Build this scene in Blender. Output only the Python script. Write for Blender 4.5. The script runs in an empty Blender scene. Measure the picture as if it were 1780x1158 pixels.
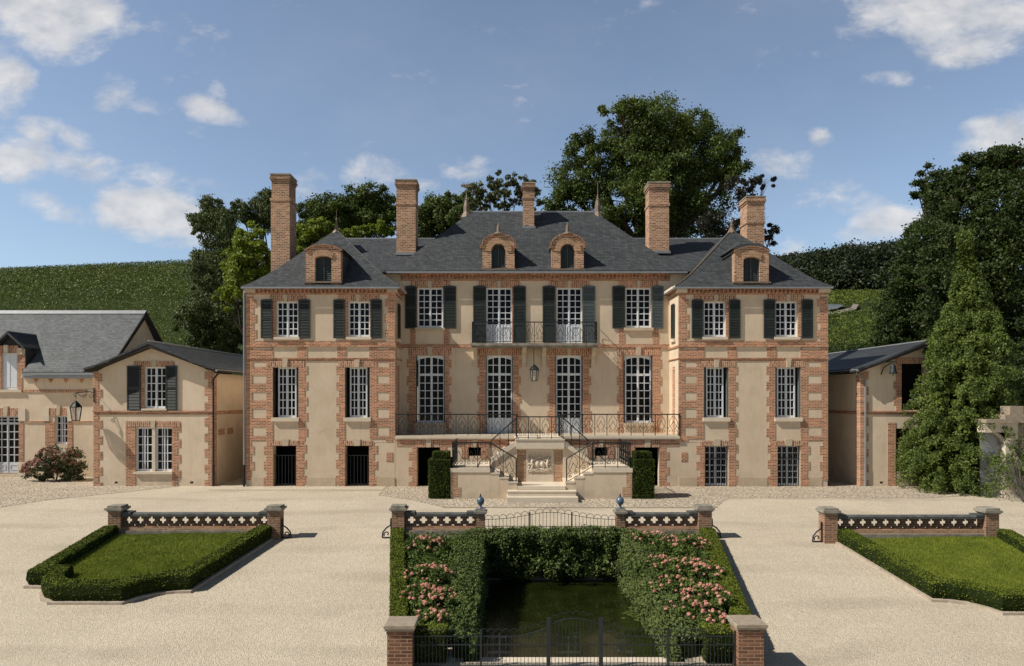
import bpy, math, random
import numpy as np
from mathutils import Vector
SC = bpy.context.scene
COL = SC.collection
R = math.radians
# ------------------------------------------------------------------ camera, light, exposure
F = 1176.0; VX = 881.0; VY = 690.0; CH = 3.714       # focal length in photo pixels, vanishing point, eye height
cam_d = bpy.data.cameras.new("camera"); cam = bpy.data.objects.new("camera", cam_d); COL.objects.link(cam)
cam.location = (0, 0, CH); cam.rotation_euler = (R(90), 0, 0)
cam_d.sensor_width = 36; cam_d.lens = F / 1780 * 36
cam_d.shift_x = (890 - VX) / 1780; cam_d.shift_y = (VY - 579) / 1780
cam_d.clip_end = 3000; cam_d.clip_start = .1
SC.camera = cam
SC.view_settings.view_transform = 'Standard'; SC.view_settings.look = 'None'
SC.view_settings.gamma = 1; SC.view_settings.exposure = 0.16
SUNV = Vector((1.0, 0.31, -1.02)).normalized()       # direction the light travels
sl = bpy.data.lights.new("sun", 'SUN'); sl.energy = 4.7; sl.angle = R(.55); sl.color = (1, .94, .84)
so = bpy.data.objects.new("sun", sl); COL.objects.link(so); so.location = (-40, -12, 40)
so.rotation_euler = SUNV.to_track_quat('-Z', 'Y').to_euler()
elev = math.asin(-SUNV.z); azim = math.atan2(-SUNV.x, -SUNV.y)   # azimuth of the sun measured from +Y

def X(px, Y): return (px - VX) * Y / F
def Z(py, Y): return CH + (VY - py) * Y / F

class NT:
    def __init__(s, tree): s.t = tree; s.n = tree.nodes; s.l = tree.links
    def add(s, typ, **kw):
        nd = s.n.new(typ)
        for k, v in kw.items(): setattr(nd, k, v)
        return nd
    def lk(s, a, b): s.l.new(a, b)
    def val(s, sock, v):
        if isinstance(v, bpy.types.NodeSocket): s.l.new(v, sock)
        else: sock.default_value = v
    def m(s, op, a, b=0.0, c=None, clamp=False):
        nd = s.n.new('ShaderNodeMath'); nd.operation = op; nd.use_clamp = clamp
        s.val(nd.inputs[0], a); s.val(nd.inputs[1], b)
        if c is not None: s.val(nd.inputs[2], c)
        return nd.outputs[0]
    def mix(s, fac, a, b, typ='MIX'):
        nd = s.n.new('ShaderNodeMix'); nd.data_type = 'RGBA'; nd.blend_type = typ
        s.val(nd.inputs[0], fac)
        for i, v in ((6, a), (7, b)):
            if isinstance(v, (tuple, list)): v = (v[0], v[1], v[2], 1)
            s.val(nd.inputs[i], v)
        return nd.outputs[2]
    def noise(s, vec, scale, detail=4, rough=.55, dist=0):
        nd = s.n.new('ShaderNodeTexNoise'); nd.inputs['Scale'].default_value = scale
        nd.inputs['Detail'].default_value = detail; nd.inputs['Roughness'].default_value = rough
        nd.inputs['Distortion'].default_value = dist
        if vec is not None: s.l.new(vec, nd.inputs['Vector'])
        return nd.outputs['Fac']
    def ramp(s, fac, a, b):
        nd = s.n.new('ShaderNodeMapRange'); s.val(nd.inputs[0], fac)
        nd.inputs[1].default_value = a; nd.inputs[2].default_value = b; nd.clamp = True
        return nd.outputs[0]
    def comb(s, x, y, z):
        nd = s.n.new('ShaderNodeCombineXYZ'); s.val(nd.inputs[0], x); s.val(nd.inputs[1], y); s.val(nd.inputs[2], z)
        return nd.outputs[0]
    def sep(s, v):
        nd = s.n.new('ShaderNodeSeparateXYZ'); s.l.new(v, nd.inputs[0]); return nd.outputs

# ------------------------------------------------------------------ sky
wd = bpy.data.worlds.new("World"); SC.world = wd; wd.use_nodes = True
w = NT(wd.node_tree); w.n.clear()
sky = w.add('ShaderNodeTexSky', sky_type='NISHITA'); sky.sun_disc = False
sky.sun_elevation = elev; sky.sun_rotation = azim; sky.altitude = 200; sky.air_density = 1.0; sky.dust_density = .6; sky.ozone_density = 1.6
tc = w.add('ShaderNodeTexCoord')
d = w.sep(tc.outputs['Generated'])
front = w.m('GREATER_THAN', d[1], .05)
yy = w.m('MAXIMUM', d[1], .05)
cu = w.m('DIVIDE', d[0], yy); cv = w.m('DIVIDE', d[2], yy)
# cloud banks: centre x, y, half sizes, tilt (degrees), strength
CL = [(75, 8, 130, 75, 8, 1.5), (150, 40, 60, 35, 0, .7), (8, 145, 45, 45, 0, 1.1), (195, 158, 38, 30, -25, .85), (255, 187, 34, 14, 0, .6), (372, 193, 55, 20, 18, .95), (380, 160, 16, 16, 0, .5), (72, 220, 34, 24, 10, .75), (128, 240, 40, 20, 25, .65),
      (25, 278, 75, 30, 0, 1.05), (150, 290, 70, 26, 5, .85), (270, 312, 110, 24, 12, .62), (165, 328, 22, 20, 0, .45), (95, 362, 62, 20, 15, .75), (275, 372, 110, 45, 14, 1.35), (330, 405, 70, 30, 0, .9),
      (655, 302, 60, 30, -5, .95), (540, 325, 40, 26, 0, .5), (815, 292, 46, 18, 0, .7), (700, 320, 50, 14, 0, .5),
      (1650, 15, 190, 62, 4, 1.2), (1700, 75, 100, 42, 0, 1.0), (1770, 225, 110, 45, -14, 1.1), (1542, 136, 40, 13, 0, .75), (1430, 235, 20, 14, 0, .55), (1340, 292, 55, 24, 4, .75), (1400, 282, 14, 14, 0, .4),
      (1555, 390, 70, 26, -5, .95), (1490, 412, 45, 18, 0, .7), (1380, 428, 32, 20, 0, .8), (1420, 350, 110, 22, -6, .35), (1310, 15, 36, 28, 0, .4)]
tot = None
for (px, py, rx, ry, tl, st) in CL:
    u0, v0 = (px - VX) / F, (VY - py) / F
    c_, s_ = math.cos(R(-tl)), math.sin(R(-tl))
    du = w.m('SUBTRACT', cu, u0); dv = w.m('SUBTRACT', cv, v0)
    rx *= 1.06; ry *= 1.08
    a = w.m('ADD', w.m('MULTIPLY', du, c_ * F / rx), w.m('MULTIPLY', dv, s_ * F / rx))
    b = w.m('ADD', w.m('MULTIPLY', du, -s_ * F / ry), w.m('MULTIPLY', dv, c_ * F / ry))
    r2 = w.m('ADD', w.m('MULTIPLY', a, a), w.m('MULTIPLY', b, b))
    e = w.m('MULTIPLY', w.m('SUBTRACT', 1.0, w.m('MULTIPLY', r2, .62)), st)
    e = w.m('MAXIMUM', e, -.2)
    tot = e if tot is None else w.m('MAXIMUM', tot, e)
nv = w.comb(cu, w.m('MULTIPLY', cv, 1.7), 3.7)
n1 = w.noise(nv, 9, 9, .62, .3); n2 = w.noise(nv, 34, 6, .6, .2)
dens = w.m('ADD', w.m('MULTIPLY', tot, .62), w.m('ADD', w.m('MULTIPLY', w.m('SUBTRACT', n1, .5), 1.9), w.m('MULTIPLY', w.m('SUBTRACT', n2, .5), .55)))
nd = w.add('ShaderNodeMapRange', interpolation_type='SMOOTHSTEP'); w.lk(dens, nd.inputs[0]); nd.inputs[1].default_value = .02; nd.inputs[2].default_value = .74
cmask = w.m('MULTIPLY', w.m('MULTIPLY', nd.outputs[0], front), .86)
veil = w.m('MULTIPLY', w.ramp(w.noise(nv, 3.2, 5, .6), .42, .75), w.m('MULTIPLY', front, .07))
cmask = w.m('MAXIMUM', cmask, veil)
shade = w.ramp(w.noise(nv, 22, 5, .55), .3, .75)
ccol = w.mix(shade, (5.4, 5.6, 6.0), (8.8, 8.5, 8.3))
skyc = w.mix(1.0, sky.outputs[0], (1.07, 1.28, 1.40), 'MULTIPLY')
hs = w.add('ShaderNodeHueSaturation'); hs.inputs['Saturation'].default_value = .77; w.lk(skyc, hs.inputs['Color'])
fin = w.mix(cmask, hs.outputs[0], ccol)
# sky dimmed overhead and behind the camera, added to deepen the shadows
zen = w.m('SUBTRACT', 1.0, w.m('MULTIPLY', w.ramp(d[2], .50, .72), .68)); bk = w.m('SUBTRACT', 1.0, w.m('MULTIPLY', w.ramp(d[1], .1, -.4), .45))
zb = w.m('MULTIPLY', zen, bk); fin = w.mix(1.0, fin, w.comb(zb, zb, zb), 'MULTIPLY')
bg = w.add('ShaderNodeBackground'); w.lk(fin, bg.inputs[0]); bg.inputs[1].default_value = .088
out = w.add('ShaderNodeOutputWorld'); w.lk(bg.outputs[0], out.inputs[0])
wd.cycles.sampling_method = 'MANUAL'; wd.cycles.sample_map_resolution = 512

# ------------------------------------------------------------------ materials
def newmat(name):
    m = bpy.data.materials.new(name); m.use_nodes = True
    t = NT(m.node_tree); t.n.clear()
    o = t.add('ShaderNodeOutputMaterial'); p = t.add('ShaderNodeBsdfPrincipled')
    t.lk(p.outputs[0], o.inputs[0]); g = t.add('ShaderNodeNewGeometry')
    t.p = p; t.o = o; t.pos = g.outputs['Position']; t.nrm = g.outputs['Normal']
    return m, t
def setc(t, c, rough=.85, spec=.3, metal=0):
    if isinstance(c, (tuple, list)): c = (c[0], c[1], c[2], 1)
    t.val(t.p.inputs['Base Color'], c); t.val(t.p.inputs['Roughness'], rough)
    t.p.inputs['Specular IOR Level'].default_value = spec; t.p.inputs['Metallic'].default_value = metal
def bump(t, h, dist=.01, st=1.0):
    b = t.add('ShaderNodeBump'); b.inputs['Distance'].default_value = dist; b.inputs['Strength'].default_value = st
    t.lk(h, b.inputs['Height']); t.lk(b.outputs[0], t.p.inputs['Normal'])
def plain(name, c, rough=.6, spec=.4, metal=0, var=.25, sc=3.0, bp=0, dirt=None):
    m, t = newmat(name)
    n = t.ramp(t.noise(t.pos, sc, 6, .6), .3, .7)
    c2 = dirt or tuple(x * (1 - var) for x in c)
    col = t.mix(n, c, c2); n2 = t.ramp(t.noise(t.pos, sc * 12, 4, .6), .25, .75)
    col = t.mix(t.m('MULTIPLY', n2, .35), col, tuple(x * (1 - var * .8) for x in c))
    setc(t, col, rough, spec, metal)
    if bp: bump(t, t.noise(t.pos, 60, 4), bp)
    return m
def stucco(name, c):
    m, t = newmat(name)
    x, y, z = t.sep(t.pos)
    sv = t.comb(t.m('MULTIPLY', t.m('ADD', x, y), 1.0), t.m('MULTIPLY', z, .35), 0.0)
    a = t.ramp(t.noise(t.pos, 1.1, 6, .62), .32, .72)
    b = t.ramp(t.noise(sv, 6, 5, .6), .45, .8)
    col = t.mix(a, c, tuple(v * k for v, k in zip(c, (.86, .84, .80))))
    col = t.mix(t.m('MULTIPLY', b, .28), col, tuple(v * k for v, k in zip(c, (.66, .62, .58))))
    sp = t.ramp(t.noise(t.pos, 28, 4, .7), .55, .8)
    col = t.mix(t.m('MULTIPLY', sp, .22), col, tuple(v * .6 for v in c))
    pt = t.ramp(t.noise(t.comb(t.m('ADD', x, y), t.m('MULTIPLY', z, 1.2), 3.0), .7, 2, .4), .50, .56)
    col = t.mix(t.m('MULTIPLY', pt, .16), col, tuple(min(1, v * 1.12) for v in c))
    s2 = t.ramp(t.noise(t.comb(t.m('MULTIPLY', t.m('ADD', x, y), 5.0), t.m('MULTIPLY', z, .30), 1.0), 1.6, 5, .65), .56, .80)
    col = t.mix(t.m('MULTIPLY', s2, .30), col, (.33, .27, .21))
    vc = t.add('ShaderNodeTexVoronoi'); vc.feature = 'DISTANCE_TO_EDGE'; vc.inputs['Scale'].default_value = .8
    wv = t.add('ShaderNodeVectorMath', operation='ADD'); t.lk(t.pos, wv.inputs[0]); nz = t.noise(t.pos, 2.5, 4); t.lk(t.comb(nz, nz, nz), wv.inputs[1]); t.lk(wv.outputs[0], vc.inputs['Vector'])
    cr = t.m('MULTIPLY', t.ramp(vc.outputs['Distance'], .008, .0), t.ramp(t.noise(t.pos, .6, 3), .52, .62))
    col = t.mix(t.m('MULTIPLY', cr, .4), col, (.25, .2, .15))
    # damp rising from the foot of the wall
    wet = t.m('MULTIPLY', t.ramp(z, .75, 0.0), t.ramp(t.noise(t.pos, 3.5, 5), .35, .7))
    col = t.mix(t.m('MULTIPLY', wet, .45), col, (.30, .25, .19))
    setc(t, col, .93, .15); bump(t, t.noise(t.pos, 45, 5, .7), .006)
    return m
def brick(name, c1, c2, mortar, vert=False, bw=.22, rh=.065, ms=.011, var=.5, fine=True):
    m, t = newmat(name)
    x, y, z = t.sep(t.pos); u = t.m('ADD', x, y)
    vec = t.comb(z, u, 0.0) if vert else t.comb(u, z, 0.0)
    b = t.add('ShaderNodeTexBrick'); t.lk(vec, b.inputs['Vector'])
    b.inputs['Scale'].default_value = 1; b.inputs['Brick Width'].default_value = bw; b.inputs['Row Height'].default_value = rh
    b.inputs['Mortar Size'].default_value = ms; b.inputs['Mortar Smooth'].default_value = .25; b.inputs['Bias'].default_value = -.1
    b.inputs['Color1'].default_value = (*c1, 1); b.inputs['Color2'].default_value = (*c2, 1); b.inputs['Mortar'].default_value = (*mortar, 1)
    n = t.ramp(t.noise(vec, 3.0, 5, .7), .3, .72)
    cell = t.comb(t.m('FLOOR', t.m('DIVIDE', u if not vert else z, bw)), t.m('FLOOR', t.m('DIVIDE', z if not vert else u, rh)), 0.0)
    wn = t.add('ShaderNodeTexWhiteNoise'); wn.noise_dimensions = '3D'; t.lk(cell, wn.inputs['Vector'])
    k = t.m('ADD', .58, t.m('MULTIPLY', wn.outputs[0], .80))
    kk = t.comb(k, k, k)
    col = t.mix(t.m('SUBTRACT', 1.0, b.outputs['Fac']), b.outputs['Color'], t.mix(1.0, b.outputs['Color'], kk, 'MULTIPLY'))
    col = t.mix(t.m('MULTIPLY', n, var), col, tuple((a_ + b_) * .42 for a_, b_ in zip(mortar, c2)))
    so = t.ramp(t.noise(t.comb(t.m('MULTIPLY', u, 1.0), t.m('MULTIPLY', z, .5), 5.0), 1.1, 6, .7), .52, .78)
    col = t.mix(t.m('MULTIPLY', so, .38), col, (.10, .075, .06))
    if 'chimney' in name: col = t.mix(t.m('MULTIPLY', t.ramp(t.m('ADD', z, t.m('MULTIPLY', t.noise(t.pos, 2, 5), 1.5)), 13.4, 14.8), .6), col, (.09, .07, .055))
    setc(t, col, .92, .15)
    h = t.m('ADD', t.m('MULTIPLY', t.m('SUBTRACT', 1.0, b.outputs['Fac']), 1.0), t.m('MULTIPLY', t.noise(t.pos, 70, 3), .6))
    bump(t, h, .006)
    return m
def slate(name, c1, c2, rh=.085, bw=.16):
    m, t = newmat(name)
    x, y, z = t.sep(t.pos); u = t.m('ADD', x, t.m('MULTIPLY', y, .83))
    vec = t.comb(u, z, 0.0)
    b = t.add('ShaderNodeTexBrick'); t.lk(vec, b.inputs['Vector']); b.inputs['Scale'].default_value = 1
    b.inputs['Brick Width'].default_value = bw; b.inputs['Row Height'].default_value = rh; b.inputs['Mortar Size'].default_value = .008; b.inputs['Mortar Smooth'].default_value = .6
    b.inputs['Color1'].default_value = (*c1, 1); b.inputs['Color2'].default_value = (*c2, 1); b.inputs['Mortar'].default_value = (c1[0] * .45, c1[1] * .45, c1[2] * .45, 1)
    cell = t.comb(t.m('FLOOR', t.m('DIVIDE', u, bw)), t.m('FLOOR', t.m('DIVIDE', z, rh)), 0.0)
    wn = t.add('ShaderNodeTexWhiteNoise'); t.lk(cell, wn.inputs['Vector'])
    n = t.noise(t.comb(t.m('MULTIPLY', u, .8), t.m('MULTIPLY', z, 2.2), y), 1.5, 6, .65)
    k = t.m('ADD', t.m('MULTIPLY', wn.outputs[0], .42), t.m('ADD', .42, t.m('MULTIPLY', n, .75)))
    col = t.mix(1.0, b.outputs['Color'], t.comb(k, k, k), 'MULTIPLY')
    li = t.ramp(t.noise(t.pos, 2.3, 7, .75), .58, .72)
    col = t.mix(t.m('MULTIPLY', li, .35), col, (c2[0] * 1.7, c2[1] * 1.75, c2[2] * 1.45))
    ru = t.ramp(t.noise(t.comb(t.m('MULTIPLY', u, 2.4), t.m('MULTIPLY', z, .35), 2.0), 1.4, 6, .65), .55, .78)
    col = t.mix(t.m('MULTIPLY', ru, .45), col, (c1[0] * .45, c1[1] * .5, c1[2] * .42))
    setc(t, col, .62, .35)
    fz = t.m('FRACT', t.m('DIVIDE', z, rh))
    bump(t, t.m('ADD', t.m('MULTIPLY', t.m('SUBTRACT', 1.0, fz), .8), t.m('MULTIPLY', wn.outputs[0], .5)), .012)
    return m
def leaf(name, dark, light, sc=1.2, trans=.25, rough=.55, third=None, spec=.3):
    m, t = newmat(name)
    oi = t.noise(t.pos, sc, 3, .6); fn = t.noise(t.pos, sc * 14, 2, .6)
    f = t.ramp(t.m('ADD', t.m('MULTIPLY', oi, .55), t.m('MULTIPLY', fn, .45)), .34, .66)
    col = t.mix(f, dark, light)
    if third: col = t.mix(t.ramp(t.noise(t.pos, sc * 6, 2), .62, .7), col, third)
    setc(t, col, rough, spec)
    tr = t.add('ShaderNodeBsdfTranslucent'); t.lk(col, tr.inputs[0])
    ms = t.add('ShaderNodeMixShader'); ms.inputs[0].default_value = trans
    t.lk(t.p.outputs[0], ms.inputs[1]); t.lk(tr.outputs[0], ms.inputs[2]); t.lk(ms.outputs[0], t.o.inputs[0])
    return m
M = {}
M['stucco'] = stucco('stucco', (.67, .548, .412))
M['stucco2'] = stucco('stucco_annex', (.73, .60, .455))
M['base'] = stucco('stucco_plinth', (.57, .46, .335))
M['brick'] = brick('brick', (.34, .118, .060), (.51, .235, .125), (.60, .45, .325), ms=.011, var=.15)
M['brickv'] = brick('brick_soldier', (.32, .125, .068), (.48, .235, .135), (.60, .455, .335), vert=True, rh=.085, ms=.013, var=.2)
M['brickc'] = brick('brick_chimney', (.23, .09, .05), (.52, .27, .155), (.52, .41, .30), var=.28, ms=.015, rh=.078)
M['brickcv'] = brick('brick_chimney_soldier', (.36, .16, .09), (.52, .33, .20), (.16, .12, .09), vert=True, rh=.09, ms=.02)
M['bricks'] = brick('brick_stair', (.40, .18, .10), (.50, .29, .17), (.50, .38, .26), ms=.014)
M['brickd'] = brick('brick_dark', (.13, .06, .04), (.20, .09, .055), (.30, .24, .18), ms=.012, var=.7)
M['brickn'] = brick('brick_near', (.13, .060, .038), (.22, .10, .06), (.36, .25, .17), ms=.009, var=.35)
M['mortar'] = plain('lime_mortar', (.66, .54, .40), .9, .2)
M['stone'] = plain('limestone', (.60, .49, .36), .85, .2, sc=2.2, var=.25, bp=.004)
M['stonel'] = plain('limestone_pale', (.72, .62, .49), .85, .2, sc=2.2, var=.2, bp=.004)
M['stoneg'] = plain('limestone_weathered', (.40, .36, .29), .9, .2, sc=4, var=.5, bp=.008, dirt=(.14, .13, .11))
M['stonec'] = plain('pier_cap_stone', (.40, .33, .25), .9, .2, sc=9, var=.4, bp=.006, dirt=(.24, .20, .15))
M['coping'] = plain('coping_stone', (.13, .135, .13), .8, .3, sc=5, var=.5, bp=.008, dirt=(.04, .042, .04))
M['slate'] = slate('slate', (.040, .044, .048), (.066, .071, .075))
M['slatew'] = slate('slate_pale', (.095, .102, .107), (.125, .132, .135))
M['slated'] = slate('slate_dark', (.03, .032, .034), (.045, .048, .05))
M['zinc'] = plain('zinc', (.34, .35, .36), .45, .5, .5, sc=4)
M['lead'] = plain('lead_flashing', (.24, .18, .13), .6, .4, .2, sc=5, var=.4)
M['white'] = plain('white_paint', (.74, .77, .81), .5, .4, sc=4, var=.12)
M['whitew'] = plain('white_painted_door', (.62, .65, .69), .5, .4, sc=4, var=.12)
M['glass'] = plain('window_glass', (.004, .004, .005), .06, .16, sc=2)
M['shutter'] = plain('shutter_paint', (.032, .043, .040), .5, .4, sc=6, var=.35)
M['shade_core'] = plain('foliage_shade_core', (.017, .026, .007), .95, .05, sc=9)  # very dark green; shade inside clipped and hanging foliage is put into this colour
M['louvre'] = plain('louvre_paint', (.060, .075, .076), .55, .35, sc=6, var=.3)
M['shutl'] = plain('shutter_paint_pale', (.10, .125, .13), .55, .4, sc=6, var=.3)  # lighter version of the shutter paint, for some shutters on the right side
M['iron'] = plain('wrought_iron', (.018, .023, .025), .5, .4, .3, sc=8)
M['irong'] = plain('painted_iron', (.030, .038, .042), .5, .4, .3, sc=8)
M['blue'] = plain('blue_glaze', (.10, .16, .23), .25, .6, sc=7, var=.5, dirt=(.05, .08, .11))
M['wood'] = plain('dark_timber', (.04, .035, .03), .8, .2)
M['bark'] = plain('bark', (.09, .07, .05), .95, .1, sc=6, var=.5, bp=.02)
M['barkg'] = plain('bark_pale', (.22, .20, .17), .95, .1, sc=6, var=.5, bp=.02)
M['soil'] = plain('soil', (.06, .045, .03), .95, .1, sc=6, var=.5)
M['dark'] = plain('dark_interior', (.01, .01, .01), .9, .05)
M['kerb'] = plain('kerb_stone', (.50, .42, .33), .9, .2, sc=7, var=.4, bp=.006)
M['oak'] = leaf('oak_leaf', (.030, .052, .009), (.13, .175, .032), .5)
M['dkleaf'] = leaf('dark_leaf', (.016, .030, .008), (.068, .098, .02), .6)
M['bright'] = leaf('bright_leaf', (.10, .15, .015), (.28, .34, .04), .9, .4)
M['mid'] = leaf('mid_leaf', (.04, .065, .014), (.14, .18, .04), .8)
M['birch'] = leaf('birch_leaf', (.035, .055, .014), (.13, .16, .045), .8, .2)
M['sparse'] = leaf('sparse_leaf', (.04, .055, .018), (.13, .14, .05), .9)
M['purple'] = leaf('bronze_leaf', (.020, .020, .014), (.055, .055, .04), .9, .15, .4)
M['conif'] = leaf('cypress_leaf', (.030, .054, .012), (.165, .22, .040), 1.6, .12)
M['hedge'] = leaf('box_leaf', (.045, .066, .008), (.175, .205, .028), 3, .04, .7, spec=.12)
M['hedged'] = leaf('yew_leaf', (.016, .028, .006), (.10, .125, .02), 3, .02, .7, spec=.12)
M['rose'] = leaf('rose_leaf', (.040, .070, .016), (.16, .215, .05), 3.0, .15, .6, spec=.15)
M['ivy'] = leaf('ivy_leaf', (.038, .058, .018), (.135, .175, .05), 2.5, .06, .65, spec=.12)
M['ivyl'] = leaf('ivy_leaf_pale', (.04, .06, .02), (.14, .175, .05), 2.5, .06, .65, spec=.12, third=(.20, .19, .09))
M['petal'] = leaf('rose_petal', (.55, .20, .15), (.74, .45, .33), 5, .25, .6)
M['hydra'] = leaf('hydrangea_leaf', (.035, .05, .02), (.10, .11, .04), 4, .15)
M['hydraf'] = leaf('hydrangea_flower', (.22, .10, .07), (.42, .24, .17), 5, .2)
M['vine'] = leaf('vine_leaf', (.045, .07, .009), (.165, .20, .026), .35, .2)
M['wood2'] = leaf('woodland_leaf', (.010, .018, .006), (.038, .052, .015), .25, .1)
M['turf'] = leaf('lawn_blade', (.105, .145, .012), (.25, .29, .035), 1.6, .2, .7)
def mk_ground():
    m, t = newmat('gravel')
    x, y, z = t.sep(t.pos)
    a = t.ramp(t.noise(t.pos, .35, 6, .6), .3, .72)
    col = t.mix(a, (.575, .50, .385), (.49, .42, .32))
    # faint tyre sweeps
    sw = t.noise(t.comb(t.m('MULTIPLY', x, .5), t.m('MULTIPLY', y, 1.6), 0.0), 1.3, 5, .6, .8)
    col = t.mix(t.m('MULTIPLY', t.ramp(sw, .5, .72), .35), col, (.66, .57, .45))
    ra = t.add('ShaderNodeTexWave'); ra.wave_type = 'RINGS'; ra.inputs['Scale'].default_value = .16; ra.inputs['Distortion'].default_value = 5.0; ra.inputs['Detail'].default_value = 3; ra.inputs['Detail Scale'].default_value = .5
    t.lk(t.comb(t.m('ADD', x, 9.0), t.m('ADD', y, -2.0), 0.0), ra.inputs['Vector'])
    col = t.mix(t.m('MULTIPLY', t.m('MULTIPLY', t.ramp(ra.outputs['Fac'], .70, .95), t.ramp(t.noise(t.pos, .5, 4), .4, .62)), .42), col, (.36, .305, .235))
    pa = t.ramp(t.noise(t.pos, 1.7, 6, .7), .60, .74); col = t.mix(t.m('MULTIPLY', pa, .22), col, (.36, .30, .22))
    fw_ = t.ramp(t.noise(t.pos, 7.5, 2, .5), .76, .80); col = t.mix(t.m('MULTIPLY', fw_, .5), col, (.20, .16, .11))
    g = t.noise(t.pos, 30, 3, .7); g2 = t.add('ShaderNodeTexVoronoi'); g2.inputs['Scale'].default_value = 55; t.lk(t.pos, g2.inputs['Vector'])
    gc = t.sep(g2.outputs['Color'])
    k = t.m('ADD', .78, t.m('MULTIPLY', gc[0], .42)); col = t.mix(1.0, col, t.comb(k, k, k), 'MULTIPLY')
    col = t.mix(t.m('MULTIPLY', t.ramp(g, .52, .8), .45), col, (.30, .24, .18))
    setc(t, col, .95, .1)
    bump(t, t.m('ADD', t.m('MULTIPLY', g2.outputs['Distance'], -1.0), t.m('MULTIPLY', t.noise(t.pos, 9, 4), 1.5)), .012)
    return m
M['gravel'] = mk_ground()
def mk_cobble():
    m, t = newmat('cobbles')
    v = t.add('ShaderNodeTexVoronoi'); v.feature = 'DISTANCE_TO_EDGE'; v.inputs['Scale'].default_value = 6.0; t.lk(t.pos, v.inputs['Vector'])
    c = t.add('ShaderNodeTexVoronoi'); c.inputs['Scale'].default_value = 6.0; t.lk(t.pos, c.inputs['Vector'])
    e = t.ramp(v.outputs['Distance'], .0, .10); gc = t.sep(c.outputs['Color'])
    col = t.mix(gc[0], (.45, .38, .29), (.54, .46, .355)); col = t.mix(e, (.34, .28, .21), col)
    col = t.mix(t.m('MULTIPLY', t.ramp(t.noise(t.pos, 1.2, 5), .45, .7), .5), col, (.60, .51, .39))
    setc(t, col, .9, .2); bump(t, t.m('ADD', e, t.m('MULTIPLY', t.noise(t.pos, 25, 3), .4)), .035)
    return m
M['cobble'] = mk_cobble()
def mk_lawn():
    m, t = newmat('lawn')
    x, y, z = t.sep(t.pos)
    st = t.noise(t.comb(t.m('ADD', t.m('MULTIPLY', x, .7), t.m('MULTIPLY', y, -.9)), t.m('MULTIPLY', y, .35), 0.0), 2.6, 5, .65, .4)
    col = t.mix(t.ramp(st, .35, .68), (.085, .11, .012), (.19, .21, .03))
    f = t.noise(t.pos, 55, 3, .7); col = t.mix(t.m('MULTIPLY', t.ramp(f, .4, .75), .4), col, (.22, .23, .07))
    setc(t, col, .95, .1); bump(t, f, .02)
    return m
M['lawn'] = mk_lawn()
def mk_water():
    m, t = newmat('pond_water')
    n = t.ramp(t.noise(t.pos, 1.4, 5, .6), .35, .7)
    col = t.mix(n, (.008, .012, .002), (.020, .026, .005))
    setc(t, col, .02, .5); t.p.inputs['Coat Weight'].default_value = .6; t.p.inputs['Coat Roughness'].default_value = .02
    x, y, z = t.sep(t.pos)
    bump(t, t.noise(t.comb(t.m('MULTIPLY', x, 1.0), t.m('MULTIPLY', y, 2.6), 0.0), 7, 3, .5), .010)
    return m
M['water'] = mk_water()
def mk_hill():
    m, t = newmat('hill_ground')
    n = t.ramp(t.noise(t.pos, .25, 6, .65), .35, .68); col = t.mix(n, (.022, .036, .008), (.045, .06, .013))
    setc(t, col, .95, .1); bump(t, t.noise(t.pos, 3, 4), .3)
    return m
M['hill'] = mk_hill()
M['road'] = plain('pale_track', (.26, .22, .19), .9, .2, sc=.5)
M['tarmac'] = plain('tarmac', (.14, .15, .165), .9, .2, sc=.5)

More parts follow.
